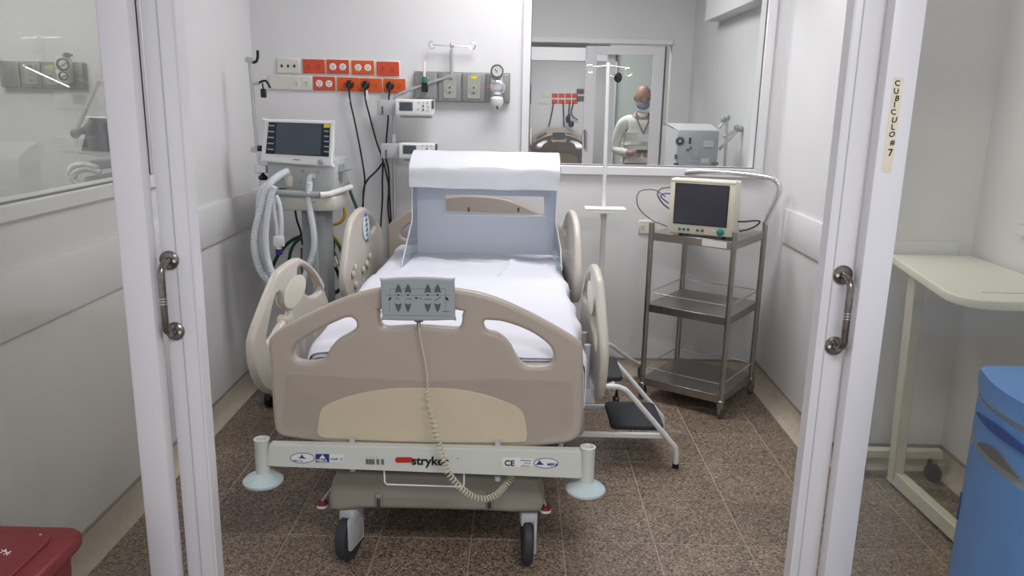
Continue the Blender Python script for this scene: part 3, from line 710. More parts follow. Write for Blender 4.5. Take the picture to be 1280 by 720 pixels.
# ------------------------------------------------------------------ drip stand
iv = thing('drip_stand', 'white metal drip stand on castors with two top hooks and a small shelf', 'drip stand', (.455, 4.30, 0))
obj('pole', B().cyl((.462, 4.3, .16), (.462, 4.3, 1.04), .0145), M['white'], iv)
obj('pole', B().cyl((.460, 4.3, 1.02), (.448, 4.3, 1.80), .010), M['white'], iv)
k = obj('clamp', B().cyl((.462, 4.3, .98), (.461, 4.3, 1.03), .018), M['white'], iv)
q = at(761, 264, y=4.27); obj('knob', B().lathe(q+Vector((0, -.02, 0)), (0, 1, 0), [(0, .009), (.004, .013), (.016, .013), (.02, .006)], 16), M['black'], k)
p = [at(732, 256, y=4.22), at(780, 257, y=4.16), at(784, 262, y=4.28), at(740, 262, y=4.30)]
obj('shelf', B().box((.355, 4.20, 1.035), (.575, 4.33, 1.043), .003, 1).box((.36, 4.20, 1.020), (.575, 4.205, 1.043), .001, 1), M['white'], iv)
hk = obj('cross_hook', B().tube([at(741, 84, y=4.3), at(762, 82, y=4.3), at(783, 85, y=4.3)], .003, 8), M['chrome'], iv)
for cx, cy in ((737.5, 86), (785.5, 90)):
    obj('hook_ring', B().tube([at(cx+5*math.cos(t), cy+5*math.sin(t), y=4.3) for t in [2*math.pi*i/20 for i in range(18)]], .0028, 6), M['chrome'], hk)
q = at(774, 97, y=4.3); kk = obj('lock_screw', B().cyl(at(762, 95, y=4.3), q, .003, 8), M['chrome'], iv)
obj('knob', B().lathe(q+Vector((-.008, -.004, 0)), (.6, -.8, 0), [(-.008, .012), (-.004, .024), (.006, .026), (.012, .012)], 16), M['black'], kk)
for ang, Lg in ((33, .34), (100, .2), (165, .3), (225, .3), (285, .31)):
    t = math.radians(ang); dx, dy = math.cos(t), math.sin(t)
    pp = [(.462+dx*r_, 4.3+dy*r_, z) for r_, z in ((0, .25), (.08, .25), (.17, .19), (Lg-.04, .10), (Lg, .095))]
    lg = obj('leg', B().tube(smooth_pts(pp, 5, False), .012, 10), M['white'], iv)
    cx, cy = pp[-1][0], pp[-1][1]
    obj('caster', B().lathe((cx-.012, cy, .034), (1, .2, 0), [(0, .022), (.002, .032), (.006, .034), (.018, .034), (.022, .032), (.024, .022)], 18).box((cx-.008, cy-.012, .045), (cx+.008, cy+.012, .105), .003, 1), M['black'], lg)

# ------------------------------------------------------------------ stainless trolley
TC = [(.700, 4.145), (1.070, 3.885), (1.330, 4.255), (.960, 4.515)]
tw = math.atan2(TC[1][1]-TC[0][1], TC[1][0]-TC[0][0]); cxy = (sum(c[0] for c in TC)/4, sum(c[1] for c in TC)/4)
tr = thing('steel_trolley', 'stainless steel three shelf trolley on castors carrying the cream monitor', 'trolley', (cxy[0], cxy[1], 0), tw)
hw = .226; lc = True
cr = [(-hw, -hw), (hw, -hw), (hw, hw), (-hw, hw)]
HT = 1.205
for i, (x, y) in enumerate(cr):
    obj('post', B().cyl((x, y, .10), (x, y, .985), .0145, 18), M['steel'], tr, local=lc)
obj('push_handle', B().tube(smooth_pts([(hw, hw, .97), (hw+.01, hw, 1.02), (hw+.055, hw, 1.14), (hw+.045, hw, 1.20), (hw-.02, hw, 1.225), (0, hw, 1.235), (-hw+.02, hw, 1.225), (-hw-.045, hw, 1.20), (-hw-.055, hw, 1.14), (-hw-.01, hw, 1.02), (-hw, hw, .97)], 6, False), .0145, 14), M['chrome'], tr, local=lc)
for n_, z in (('a', .125), ('b', .545), ('c', .935)):
    s_ = obj('shelf', B().box((-hw, -hw, z-.004), (hw, hw, z)).box((-hw, -hw-.004, z-.042), (hw, -hw, z), .001, 1).box((-hw, hw, z-.042), (hw, hw+.004, z), .001, 1).box((-hw-.004, -hw, z-.042), (-hw, hw, z), .001, 1).box((hw, -hw, z-.042), (hw+.004, hw, z), .001, 1), M['steel'], tr, local=lc)
    if n_ != 'c':
        for i in range(4):
            a = cr[i]; b = cr[(i+1) % 4]
            obj('guard_rail', B().tube([(a[0], a[1], z+.062), (b[0], b[1], z+.062)], .0035, 8), M['chrome'], s_, local=lc)
    else:
        lab(obj('label', B().box((.06, -hw-.006, z-.036), (.19, -hw-.004, z-.004)), M['white'], s_, local=lc), 'blank white label on the top shelf edge')
for i, (x, y) in enumerate(cr):
    k = obj('caster', B().box((x-.016, y-.018, .052), (x+.016, y+.022, .10), .004, 1), M['steel'], tr, local=lc)
    obj('wheel', B().lathe((x-.011, y+.012, .036), (1, 0, 0), [(0, .02), (.002, .034), (.005, .036), (.017, .036), (.02, .034), (.022, .02)], 20), M['dgrey'], k, local=lc)
# cream monitor
mo = thing('patient_monitor', 'cream box patient monitor with dark screen and green knob on the trolley', 'monitor', (.965, 4.10, .937), math.radians(-24))
W2, H2 = .163, .292
by = -.115
shell = B().box((-W2, by, .012), (W2, by+.07, H2), .008, 2).box((-W2+.012, by+.06, .02), (W2-.006, by+.24, H2-.014), .012, 2)
sh = obj('housing', shell, M['cream'], mo, local=True)
fy = ((0, by-.001, 0), (1, 0, 0), (0, 0, 1))
plate('screen_bezel', [[(-W2+.025, .062), (W2-.030, .060), (W2-.030, H2-.022), (-W2+.025, H2-.022)]], fy, .004, .001, M['black'], mo, 1, True)
plate('screen', [[(-W2+.030, .067), (W2-.035, .065), (W2-.035, H2-.027), (-W2+.030, H2-.027)]], ((0, by-.0035, 0), (1, 0, 0), (0, 0, 1)), .002, .0005, M['screen2'], mo, 1, True)
for u in (-.102, -.080, -.058, -.010, .014):
    obj('button', B().lathe((u, by, .036), (0, -1, 0), [(0, .008), (.004, .0075), (.005, .004)], 14), M['teal'] if u < -.05 else M['dgrey'], mo, local=True)
lab(obj('dial', B().lathe((.105, by, .034), (0, -1, 0), [(0, .019), (.010, .018), (.013, .014), (.014, .003)], 24), M['teal'], mo, local=True), 'green dial')
obj('button', B().lathe((.070, by, .034), (0, -1, 0), [(0, .006), (.003, .005)], 12), M['offw'], mo, local=True)
obj('top_ridge', B().box((-W2+.004, by-.003, H2-.012), (W2-.004, by+.004, H2-.008), .001, 1), M['offw'], mo, local=True)
text('lettering', 'monitor', .010, (-W2+.014, by-.002, H2-.014), (1, 0, 0), (0, 0, 1), M['dgrey'], mo, 0, .0004).data.transform(Matrix.Identity(4))
bpy.data.objects.remove([o for o in mo.children if o.name.startswith('lettering')][0])
for sx in (-.10, .12): obj('foot', B().cyl((sx, by+.03, 0), (sx, by+.03, .014), .010).cyl((sx, by+.03, 0), (sx, by+.03, .014), .010), M['black'], mo, local=True)
for sx in (-.10, .12): obj('foot', B().cyl((sx, by+.2, 0), (sx, by+.2, .022), .010), M['black'], mo, local=True)
# cables left of the monitor
def cable(name, label, pxs, ys, r, m, cat='cable', group=None, n=6):
    pts = [at(p[0], p[1], y=(ys[i] if isinstance(ys, (list, tuple)) else ys)) for i, p in enumerate(pxs)]
    o = obj(name, B().tube(smooth_pts(pts, n, False), r, 8), M[m]); tag(o, label, cat, group); return o
cable('monitor_cable', 'grey cable looping out to the left of the cream monitor', [(834,283),(815,275),(800,262),(796,250),(799,240),(808,237),(820,238),(832,246)], 4.16, .0032, 'cable')
cable('monitor_cable', 'thick grey lead curling at the left side of the cream monitor', [(838,262),(828,254),(822,243),(826,236),(838,234)], 4.12, .0045, 'cable')
cable('monitor_cable', 'short purple-plugged lead on the left side of the cream monitor', [(836,254),(829,249),(826,245),(830,242),(838,242)], 4.11, .0035, 'purple')
cable('monitor_cable', 'black cable from the rear of the monitor to the trolley handle', [(922,277),(932,277),(942,276),(950,277),(944,283),(934,287),(925,289)], [4.1, 4.14, 4.2, 4.25, 4.22, 4.18, 4.14], .0045, 'black')

# ------------------------------------------------------------------ ventilator
VY = 4.02
vt = thing('ventilator', 'wheeled ventilator with white framed touch screen near the left wall', 'ventilator', (-1.12, 4.18, 0))
bz = [(335,149),(414,151),(418.5,155),(416,203),(411,207.5),(331,201.5),(328,197),(331.5,152)]
plate('screen_frame', [px2(bz, VY)], XZ(VY), .045, .008, M['white'], vt, 2, seg=3)
scr = plate('screen', [px2([(336,152.5),(413,155),(411,196),(332,192)], VY-.023)], XZ(VY-.023), .003, .0005, M['navy'], vt, 1)
plate('display_area', [px2([(346,154),(402,155.5),(401,194),(344,192.5)], VY-.025)], XZ(VY-.0255), .002, .0003, M['screen'], scr, 1)
plate('status_tile', [px2([(405,155),(412.5,155.5),(412,159.5),(404.5,159.5)], VY-.025)], XZ(VY-.0255), .002, .0003, M['yellow'], scr, 1)
for i in range(5):
    plate('side_key', [px2([(335.5-.3*i,156+7.4*i),(343-.3*i,156.5+7.4*i),(343-.3*i,158+7.4*i),(335.5-.3*i,157.5+7.4*i)], VY-.025)], XZ(VY-.0255), .0015, .0002, M['grey_p'], scr, 1)
    plate('side_key', [px2([(405,163+6.4*i),(411,163.5+6.4*i),(411,165+6.4*i),(405,164.5+6.4*i)], VY-.025)], XZ(VY-.0255), .0015, .0002, M['grey_p'], scr, 1)
q = at(401, 202.5, y=VY-.022); obj('dial', B().lathe(q, (0, -1, 0), [(0, .0155), (.012, .014), (.014, .010)], 20), M['grey_p'], vt)
plate('maker_mark', [px2([(366,199),(375,199.5),(375,200.6),(366,200)], VY-.023)], XZ(VY-.0228), .001, .0002, M['dgrey'], vt, 1)
a = at(333, 203, y=VY+.03); c = at(420, 240, y=VY+.03)
body = obj('body', B().box((a.x, VY+.03, c.z-.005), (c.x, VY+.34, a.z+.02), .012, 2), M['lgrey'], vt)
obj('side_socket', B().box((c.x, VY+.12, c.z+.04), (c.x+.012, VY+.2, c.z+.13), .003, 1), M['grey_p'], vt)
obj('side_bracket', B().obox(at(418, 215, y=VY+.1), at(441, 211, y=VY+.1), .012, .025, .002).box(at(419, 222, y=VY+.1), at(422, 205, y=VY+.1)+Vector((.02, .06, .0)), .002, 1), M['grey_p'], vt)
for (px, py, r_) in ((378,214,.008),(398,215,.006),(376,228,.008),(352,222,.006)):
    obj('port', B().lathe(at(px, py, y=VY+.031), (0, -1, 0), [(0, r_), (.006, r_*.9), (.007, r_*.5)], 14), M['grey_p'], vt)
q = at(361, 222, y=VY+.02); obj('filter_cup', B().lathe(q-Vector((0, 0, .045)), (0, 0, 1), [(0, .016), (.03, .026), (.055, .026), (.07, .014)], 20), M['cream'], vt)
q = at(388, 222, y=VY+.01); obj('outlet_elbow', B().tube(smooth_pts([q+Vector((.012, .02, .006)), q+Vector((.004, 0, .008)), q+Vector((-.004, -.006, -.006)), q+Vector((-.004, -.006, -.035))], 4, False), .015, 12), M['white'], vt)
plate('small_print', [px2([(349,235),(358,235.5),(358,236.8),(349,236.4)], VY+.029)], XZ(VY+.0285), .001, .0002, M['black'], vt, 1)
obj('grip_bar', B().cyl(at(338, 241, y=VY-.06), at(400, 244, y=VY-.06), .018), M['grey_p'], vt)
g0 = at(400, 244, y=VY-.06)
obj('tray_rim', B().tube([g0, g0+Vector((.04, .02, .003)), (c.x+.03, VY+.25, c.z+.002)], .016, 10), M['white'], vt)
t0_ = at(343, 262, y=VY); t1 = at(420, 247, y=VY)
obj('tray', B().box((t0_.x, VY-.03, t0_.z), (t1.x, VY+.32, t1.z+.005), .012, 2), M['offw'], vt)
plate('tray_mark', [px2([(389,251.5),(395,251.8),(395,253),(389,252.8)], VY-.031)], XZ(VY-.031), .001, .0002, M['grey_p'], vt, 1)
ca = at(376, 262, y=VY+.06); cb = at(407, 262, y=VY+.06)
obj('column', B().box((ca.x, VY+.06, .14), (cb.x, VY+.22, ca.z+.03), .012, 2), M['grey_p'], vt)
obj('column_flute', B().box(((ca.x+cb.x)/2-.018, VY+.055, .16), ((ca.x+cb.x)/2+.018, VY+.065, ca.z+.01), .003, 1), M['lgrey'], vt)
obj('base', B().box((-1.30, VY-.12, .10), (-.86, VY+.36, .16), .02, 2), M['lgrey'], vt)
for x in (-1.29, -.88):
    for y in (VY-.10, VY+.32):
        k = obj('caster', B().box((x-.02, y-.03, .06), (x+.02, y+.03, .11), .006, 1), M['lgrey'], vt)
        obj('wheel', B().lathe((x-.02, y, .045), (1, -.1, 0), [(0, .025), (.002, .042), (.006, .045), (.03, .045), (.034, .042), (.036, .025)], 20), M['black'], k)
# support arm, clamped on the left of the body
arm = thing('hose_support_arm', 'chrome jointed hose support arm with black levers clamped beside the ventilator', 'arm', at(326, 222, y=VY+.05))
A = lambda x, y: at(x, y, y=VY+.05)
obj('rod', B().tube([A(312, 77), A(317, 132), A(321, 183)], .0095, 12), M['silver'], arm)
obj('rod', B().tube([A(321, 186), A(324, 204)], .007, 10), M['chrome'], arm)
for p_, q_ in (((311, 75), (316, 78)), ((318, 187), (325, 184))):
    obj('joint', B().cyl(A(*p_)+Vector((0, -.015, 0)), A(*p_)+Vector((0, .015, 0)), .015).cyl(A(*p_), A(*q_), .010), M['silver'], arm)
obj('lever', B().tube(smooth_pts([A(316, 78), A(320, 77), A(322, 72), A(322, 63)], 4, False), .007, 10), M['black'], arm)
obj('lever', B().tube(smooth_pts([A(317, 104), A(322, 104), A(332, 101), A(338, 110)], 4, False), .006, 10), M['black'], arm)
obj('stub', B().cyl(A(314, 104), A(324, 104), .008), M['silver'], arm)
obj('lever', B().cyl(A(328, 104), A(329, 111), .004).box(A(326.5, 122)-Vector((0, .01, 0)), A(332.5, 111)+Vector((0, .01, 0)), .003, 1), M['black'], arm)
obj('lock', B().box(A(322.5, 189)-Vector((0, .012, 0)), A(328, 182)+Vector((0, .012, 0)), .003, 1), M['black'], arm)
obj('clamp', B().box(A(320, 216)-Vector((0, .02, 0)), A(334, 206)+Vector((0, .02, 0)), .004, 1), M['chrome'], arm)
obj('knob', B().lathe(A(329, 225), (0, 0, 1), [(0, .018), (.012, .026), (.022, .018), (.03, .008), (.05, .008)], 16), M['black'], arm)
# breathing hoses
def hose(label, pxs, ys, r, m='hose', pitch=.006):
    pts = [at(p[0], p[1], y=(ys[i] if isinstance(ys, (list, tuple)) else ys)) for i, p in enumerate(pxs)]
    pts = smooth_pts(pts, 14, False); rad = [r*(1+.07*(1 if i % 2 else -1)) for i in range(len(pts))]
    return tag(obj('breathing_hose', B().tube(pts, r, 10, rad=rad), M[m]), label, 'hose')
hy = VY-.08
hose('clear corrugated hose looping down from the port on the left of the ventilator', [(360,214),(350,219),(339,228),(332,240),(326,262),(320,285),(318,305),(321,325),(328,342),(338,352),(347,352)], [hy+.06, hy+.02, hy-.02, hy-.03, hy-.04, hy-.04, hy-.04, hy-.03, hy-.02, hy, hy], .0185)
hose('clear corrugated hose hanging closest to the wall in the left loop', [(341,233),(334,232),(327,240),(324,262),(325,290),(329,318),(336,338),(345,348)], hy+.0, .0175)
hose('clear corrugated hose at the inner side of the left loop', [(343,233),(338,248),(334,270),(332,295),(334,320),(340,340),(348,352)], [hy-.05]*7, .016)
hose('clear corrugated hose falling in front of the ventilator column', [(387,228),(386,245),(388,265),(392,290),(392,312),(387,330),(381,345),(378,356)], hy+.02, .0155)
yp = thing('hose_y_piece', 'white Y connector with blue tip hanging between the ventilator hoses', 'connector', at(348, 300, y=hy-.03))
Y = lambda x, y: at(x, y, y=hy-.03)
obj('branch', B().tube(smooth_pts([Y(343, 246), Y(343, 262), Y(346, 282), Y(347, 300)], 5, False), .011, 12), M['hose'], yp)
obj('branch', B().tube(smooth_pts([Y(345, 244), Y(350, 258), Y(352, 280), Y(351, 300)], 5, False), .011, 12), M['hose'], yp)
obj('body', B().box(Y(342.5, 308)-Vector((0, .014, 0)), Y(355, 295)+Vector((0, .014, 0)), .006, 2).cyl(Y(348.5, 308), Y(348.8, 313), .015), M['white'], yp)
lab(obj('tip', B().cyl(Y(348.7, 311), Y(348.9, 318), .017), M['bluem'], yp), 'blue tip')

# supply hoses behind the column
gy = 4.40
cable('oxygen_hose', 'green oxygen hose falling from the ventilator side to the bed', [(432,222),(438,240),(445,258),(450,272),(452,300)], gy, .009, 'ghose', 'hose')
cable('oxygen_hose', 'thick green oxygen hose coiled behind the ventilator column', [(340,336),(347,320),(360,304),(376,295),(392,290),(408,292),(421,303),(429,320),(431,340),(428,358),(418,366)], gy, .010, 'ghose', 'hose')
cable('oxygen_hose', 'inner turn of green hose behind the ventilator column', [(361,328),(364,312),(373,300),(388,296),(405,300),(416,312),(422,330),(425,350),(431,362)], gy-.02, .009, 'ghose', 'hose')
cable('air_hose', 'yellow air hose bending from under the ventilator tray', [(430,260),(431,270),(425,278),(415,281),(404,283)], gy, .009, 'yhose', 'hose')
cable('air_hose', 'yellow air hose arching beside the ventilator column', [(406,289),(414,293),(424,304),(430,320),(430,336),(422,336),(408,335)], gy+.03, .010, 'yhose', 'hose')
cable('air_hose', 'brown hose arc low behind the ventilator column', [(407,318),(414,318),(418,308),(416,300)], gy+.05, .006, 'bhose', 'hose')
cable('ventilator_cable', 'black cable running down behind the left hoses of the ventilator', [(369,262),(371,275),(376,290),(378,306)], gy, .006, 'black')
cable('ventilator_cable', 'black cable crossing low beside the ventilator column', [(408,328),(418,334),(424,348),(430,358),(418,368),(409,372)], gy-.03, .006, 'black')
cable('brown_hose', 'tan tube upright just left of the ventilator column', [(377,310),(377,330),(379,350),(381,364)], gy, .006, 'bhose', 'hose')
cl = thing('hose_clip', 'white plastic clip holding the coiled hoses', 'clip', at(422, 330, y=gy-.04))
obj('jaw', B().obox(at(416,333,y=gy-.04), at(429,325,y=gy-.04), .008, .02, .002), M['white'], cl)
obj('jaw', B().obox(at(419,320,y=gy-.04), at(424,338,y=gy-.04), .006, .018, .002), M['white'], cl)

# ------------------------------------------------------------------ wall outlets
def outlet(px, py, m, label, holes='dark', wpx=27, hpx=16.5, group=None, y=YB):
    c = at(px, py, y=y-.006); s_ = (y/990)
    t = thing('wall_outlet', label, 'outlet', (c.x, y, c.z), 0, group)
    w_, h_ = wpx*s_/2, hpx*s_/2
    u = obj('back_plate', B().box((c.x-w_-.004, y-.006, c.z-h_-.004), (c.x+w_+.004, y, c.z+h_+.004), .002, 1), M['white'], t)
    f = obj('face_plate', B().box((c.x-w_, y-.012, c.z-h_), (c.x+w_, y-.004, c.z+h_), .003, 1), M[m], t)
    if holes == 'blank': return t
    if holes == 'phone':
        for dx in (-.035, 0, .035): obj('jack', B().box((c.x+dx-.006, y-.014, c.z-.007), (c.x+dx+.006, y-.011, c.z+.007)), M['black'], f)
        return t
    for sx in (-1, 1):
        fc = obj('socket_ring', B().lathe((c.x+sx*.027, y-.012, c.z), (0, -1, 0), [(0, .019), (.0015, .018), (.0016, .0)], 20), M[m] if holes == 'dark' else M['white'], f)
        if holes == 'white':
            fc.data.transform(Matrix.Translation((0, 0, c.z-py*0)) @ Matrix.Diagonal((1, 1, .55, 1)) @ Matrix.Translation((0, 0, -(c.z)))) if False else None
        for dx in (-.006, .006): obj('slot', B().box((c.x+sx*.027+dx-.0012, y-.0145, c.z-.001), (c.x+sx*.027+dx+.0012, y-.012, c.z+.009)), M['black'], fc)
        obj('slot', B().cyl((c.x+sx*.027, y-.0145, c.z-.008), (c.x+sx*.027, y-.012, c.z-.008), .003, 8), M['black'], fc)
    return t
outlet(360.5, 82.5, 'offw', 'off-white phone and data outlet at the left end of the upper outlet row', 'phone')
outlet(350.5, 103, 'offw', 'blank off-white plate at the left end of the lower outlet row', 'blank')
outlet(377, 104, 'offw', 'off-white double outlet in the lower row beside the blank plate', 'dark', 25.5)
outlet(392.5, 83, 'red_o', 'red double outlet, leftmost red one in the upper row', 'dark')
outlet(422.5, 83.5, 'red_o', 'red double outlet with white socket faces in the upper row', 'white')
outlet(454, 84.5, 'orange', 'bright orange double outlet in the upper row', 'white')
outlet(485, 86, 'red_o', 'red double outlet at the right end of the upper row', 'dark')
outlet(405.5, 104.5, 'red_o', 'red double outlet with white socket faces in the lower row, nothing plugged in', 'white')
outlet(435.5, 105.5, 'orange', 'orange outlet in the lower row with the leftmost black plug', 'dark')
outlet(464, 106.5, 'orange', 'orange outlet in the lower row with the middle black plug', 'dark')
outlet(493, 107, 'orange', 'orange outlet at the right end of the lower row', 'dark')
outlet(809, 284, 'offw', 'small white wall outlet behind the steel trolley', 'dark', 20, 16)
CY = YB-.035
def plug_cord(label, px, py, path_, tagpx=None):
    t = thing('power_cord', label, 'cord', at(px, py, y=YB-.02))
    c = at(px, py, y=YB-.012)
    obj('plug', B().lathe(c, (0, -1, 0), [(0, .019), (.008, .023), (.028, .021), (.034, .012)], 18), M['black'], t)
    pts = [c+Vector((0, -.03, 0)), c+Vector((.001, -.04, -.02))]+[at(a, b_, y=CY) for a, b_ in path_]
    obj('lead', B().tube(smooth_pts(pts, 6, False), .0048, 8), M['black'], t)
    if tagpx: lab(obj('tag', B().obox(at(*tagpx[0], y=CY), at(*tagpx[1], y=CY), .016, .012, .002), M['white'], t), 'white paper tag wrapped on the lead')
plug_cord('black power cord from the leftmost plug hanging to the bed', 437.5, 105.5, [(438,128),(443,150),(450,185),(455,215),(456,228),(454,250),(453,270),(452,300)], ((435, 116), (436, 127)))
plug_cord('black power cord from the middle plug down to the lower infusion pump', 457.5, 106, [(457,125),(462,145),(470,175),(476,192),(479,202)], ((457.5, 113), (459.5, 125)))
plug_cord('black power cord from the right plug passing behind the infusion pumps', 488, 107, [(486,124),(485,150),(483,175),(482,195),(486,215),(487,245),(489,280),(490,305)])
cable('pump_cord', 'black cord from the lower pump slanting to the bed side rail', [(479,202),(472,212),(460,224),(455,235),(454,250),(454,275)], CY-.02, .005, 'black', 'cord')
cable('pump_cord', 'black cord dropping straight below the lower infusion pump', [(479,202),(478,225),(478,250),(476,280),(475,300)], CY-.03, .005, 'black', 'cord')
cable('pump_cord', 'black cord braided down along the infusion pole', [(480,204),(484,222),(486,235),(485,260),(488,285),(490,305)], CY-.03, .005, 'black', 'cord')
cable('floor_cord', 'black cord curling behind the head side rail of the bed', [(440,280),(434,292),(434,308),(438,318)], CY-.03, .005, 'black', 'cord')

# ------------------------------------------------------------------ gas panel
G = lambda x, y, d=.03: at(x, y, y=YB-d)
def gas_panel(label, a, b, mods):
    t = thing('gas_panel', label, 'panel', ((a.x+b.x)/2, YB, b.z))
    obj('back_box', B().box((a.x, YB-.03, b.z), (b.x, YB, a.z), .003, 1), M['gas'], t)
    n_ = len(mods); W_ = (b.x-a.x)/n_
    for i, k in enumerate(mods):
        x0_, x1_ = a.x+W_*i+.004, a.x+W_*(i+1)-.004
        md = obj('module', B().box((x0_, YB-.042, b.z+.004), (x1_, YB-.028, a.z-.006), .005, 2), M['gas'], t)
        cx, cz = (x0_+x1_)/2, (a.z+b.z)/2
        if k in ('g', 'y'):
            ip = plate('inner_plate', [rrect(cx-.036, b.z+.02, cx+.036, a.z-.014, .008)], XZ(YB-.0435), .005, .0015, M['mod'], md, 1)
            lab(obj('gas_label', B().box((cx-.016, YB-.0475, a.z-.036), (cx+.016, YB-.045, a.z-.020), .001, 1), M['green' if k == 'g' else 'yellow'], md), 'green label' if k == 'g' else 'yellow label')
            obj('socket', B().lathe((cx, YB-.045, cz-.012), (0, -1, 0), [(0, .025), (.003, .024), (.004, .018)], 24), M['mod'], md)
            for dx, dz in ((0, .010), (0, -.016)): obj('hole', B().cyl((cx+dx, YB-.0505, cz-.012+dz), (cx+dx, YB-.046, cz-.012+dz), .0045, 10), M['black'], md)
    return t
ga = gas_panel('brushed metal gas panel with green and yellow labels above the bed', G(517.5, 89), G(637, 129), ['o', 'g', 'y', 'o'])
fm = thing('flow_meter', 'clear tube oxygen flow meter with green collar on the left end of the gas panel', 'flow meter', G(531, 110, .05))
obj('tube', B().cyl(G(530.3, 100, .07), G(530.5, 77, .07), .0075), M['white'], fm)
obj('collar', B().cyl(G(530.5, 103, .07), G(530.5, 96, .07), .012), M['green'], fm)
obj('valve', B().box(G(527, 115, .08), G(535, 103, .04), .003, 1), M['black'], fm)
obj('side_valve', B().cyl(G(534, 98, .06), G(535, 95, .06), .006), M['chrome'], fm)
vr = thing('vacuum_regulator', 'vacuum regulator with round gauge, chrome dial and white cup on the gas panel', 'regulator', G(621, 105, .05))
obj('body', B().box(G(613, 124, .07), G(629, 86, .035), .01, 2), M['lgrey'], vr)
g1 = obj('gauge', B().lathe(G(621.5, 89, .06), (0, -1, 0), [(0, .034), (.02, .036), (.024, .034), (.0245, .028), (.020, .027)], 28), M['dgrey'], vr)
obj('gauge_face', B().lathe(G(621.5, 89, .084), (0, -1, 0), [(-.004, .0275), (.0, .0275)], 28), M['gauge'], g1)
obj('needle', B().obox(G(621.5, 90, .0855), G(618.5, 86, .0855), .003, .001), M['black'], g1)
obj('dial', B().lathe(G(622, 109, .06), (0, -1, 0), [(0, .044), (.018, .044), (.03, .036), (.034, .026), (.035, .014), (.045, .013), (.046, .004)], 32), M['chrome'], vr)
lab(obj('stop', B().cyl(G(611, 110, .07), G(614, 110, .07), .011), M['redm'], vr), 'red stop')
obj('cup', B().lathe(G(621, 134, .08), (0, -.15, 1), [(-.012, .010), (0, .022), (.025, .036), (.05, .034), (.058, .015)], 24), M['white'], vr)
obj('hose_barb', B().cyl(G(621, 131, .10), G(622, 136, .11), .006), M['black'], vr)

# ------------------------------------------------------------------ infusion pole with pumps
IY = 4.505
ip = thing('infusion_pole', 'bent steel infusion pole rising behind the bed to a double hook', 'pole', (-.69, IY, 0))
P_ = lambda x, y, d=0: at(x, y, y=IY+d)
obj('pole', B().tube([P_(493.5, 320), P_(493, 235), P_(492, 146)], .0095, 12), M['silver'], ip)
obj('sleeve', B().cyl(P_(492.5, 182), P_(492.3, 168), .014), M['chrome'], ip)
obj('bent_arm', B().tube(smooth_pts([P_(492, 148), P_(493, 124), P_(500, 117), P_(530, 106), P_(558, 97), P_(565, 94)], 6, False), .0085, 12), M['silver'], ip)
obj('upright', B().tube([P_(564.5, 98), P_(564.5, 62)], .0095, 12), M['silver'], ip)
ch = obj('cross_bar', B().tube([P_(541, 56), P_(565, 57.5), P_(589, 59)], .004, 8).ell(P_(565, 57), .014, .014, .018), M['chrome'], ip)
obj('hook_ring', B().tube([P_(540+4*math.cos(t), 56+4.5*math.sin(t)) for t in [-1.2-4.4*i/14 for i in range(15)]], .0032, 7), M['chrome'], ch)
obj('hook_ring', B().tube([P_(590+4*math.cos(t), 57.5+4.5*math.sin(t)) for t in [-1.9+4.4*i/14 for i in range(15)]], .0032, 7), M['chrome'], ch)
obj('wall_fixing', B().box(P_(562, 98, .0), P_(567, 93, .04), .002, 1), M['silver'], ip)
def pump(label, x, y):
    t = thing('infusion_pump', label, 'pump', P_(x+24, y+11))
    Q = lambda a, b, d=-.05: P_(x+a, y+b, d)
    obj('clamp_block', B().box(Q(1, 21, -.06), Q(26, 2, -.012), .006, 2), M['lgrey'], t)
    obj('slot', B().box(Q(6.5, 20, -.064), Q(9, 10, -.05), .002, 1), M['dgrey'], t)
    obj('case', B().box(Q(23, 21.5, -.11), Q(73.5, 1.5, -.015), .010, 3), M['white'], t)
    s_ = obj('display', B().box(Q(28.5, 15.5, -.112), Q(45.5, 4.5, -.105), .002, 1), M['dgrey'], t)
    obj('lcd', B().box(Q(30, 14, -.1135), Q(44, 6, -.111), .001, 1), M['screen'], s_)
    obj('end_stripe', B().box(Q(69, 13, -.113), Q(72, 2.5, -.108), .001, 1), M['dgrey'], t)
    for i, (a, b, m) in enumerate(((58.5, 9.5, 'green'), (58.5, 14, 'redm'), (53, 5, 'lgrey'), (59, 5, 'lgrey'), (64, 5, 'lgrey'), (65, 10, 'lgrey'), (52, 13, 'lgrey'), (64, 15, 'lgrey'))):
        obj('key', B().cyl(Q(a, b, -.113), Q(a, b, -.108), .0055 if i < 2 else .005, 10), M[m], t)
    obj('under_rail', B().box(Q(30, 24, -.09), Q(70, 21, -.03), .002, 1), M['grey_p'], t)
pump('white infusion pump, upper of the two on the pole', 470.5, 123)
pump('white infusion pump, lower of the two on the pole', 475, 177)

# ------------------------------------------------------------------ neighbour cubicle seen through the left window
gas_panel('grey gas panel on the wall seen through the left window', at(-2, 76, y=YB-.03), at(108, 111.5, y=YB-.03), ['o', 'g', 'y', 'o'])
rg = thing('suction_regulator', 'cream suction regulator with two dark dials seen through the left window', 'regulator', G(82, 88))
obj('body', B().box(G(70, 104, .14), G(91, 72, .03), .012, 2), M['cream'], rg)
for (x, y, r_) in ((79, 80.5, .034), (79.5, 95, .024)):
    gg = obj('dial', B().lathe(G(x, y, .14), (0, -1, 0), [(0, r_), (.012, r_*.95), (.013, r_*.7)], 24), M['black'], rg)
    obj('dial_face', B().lathe(G(x, y, .152), (0, -1, 0), [(0, r_*.72), (.002, r_*.7)], 24), M['gauge'], gg)
    obj('needle', B().obox(G(x-4, y+3, .158), G(x+5, y-3, .158), .004, .001), M['black'], gg)
obj('top_valve', B().cyl(G(84, 72, .08), G(84, 66, .08), .014).cyl(G(79, 69, .08), G(90, 69, .08), .008), M['dgrey'], rg)
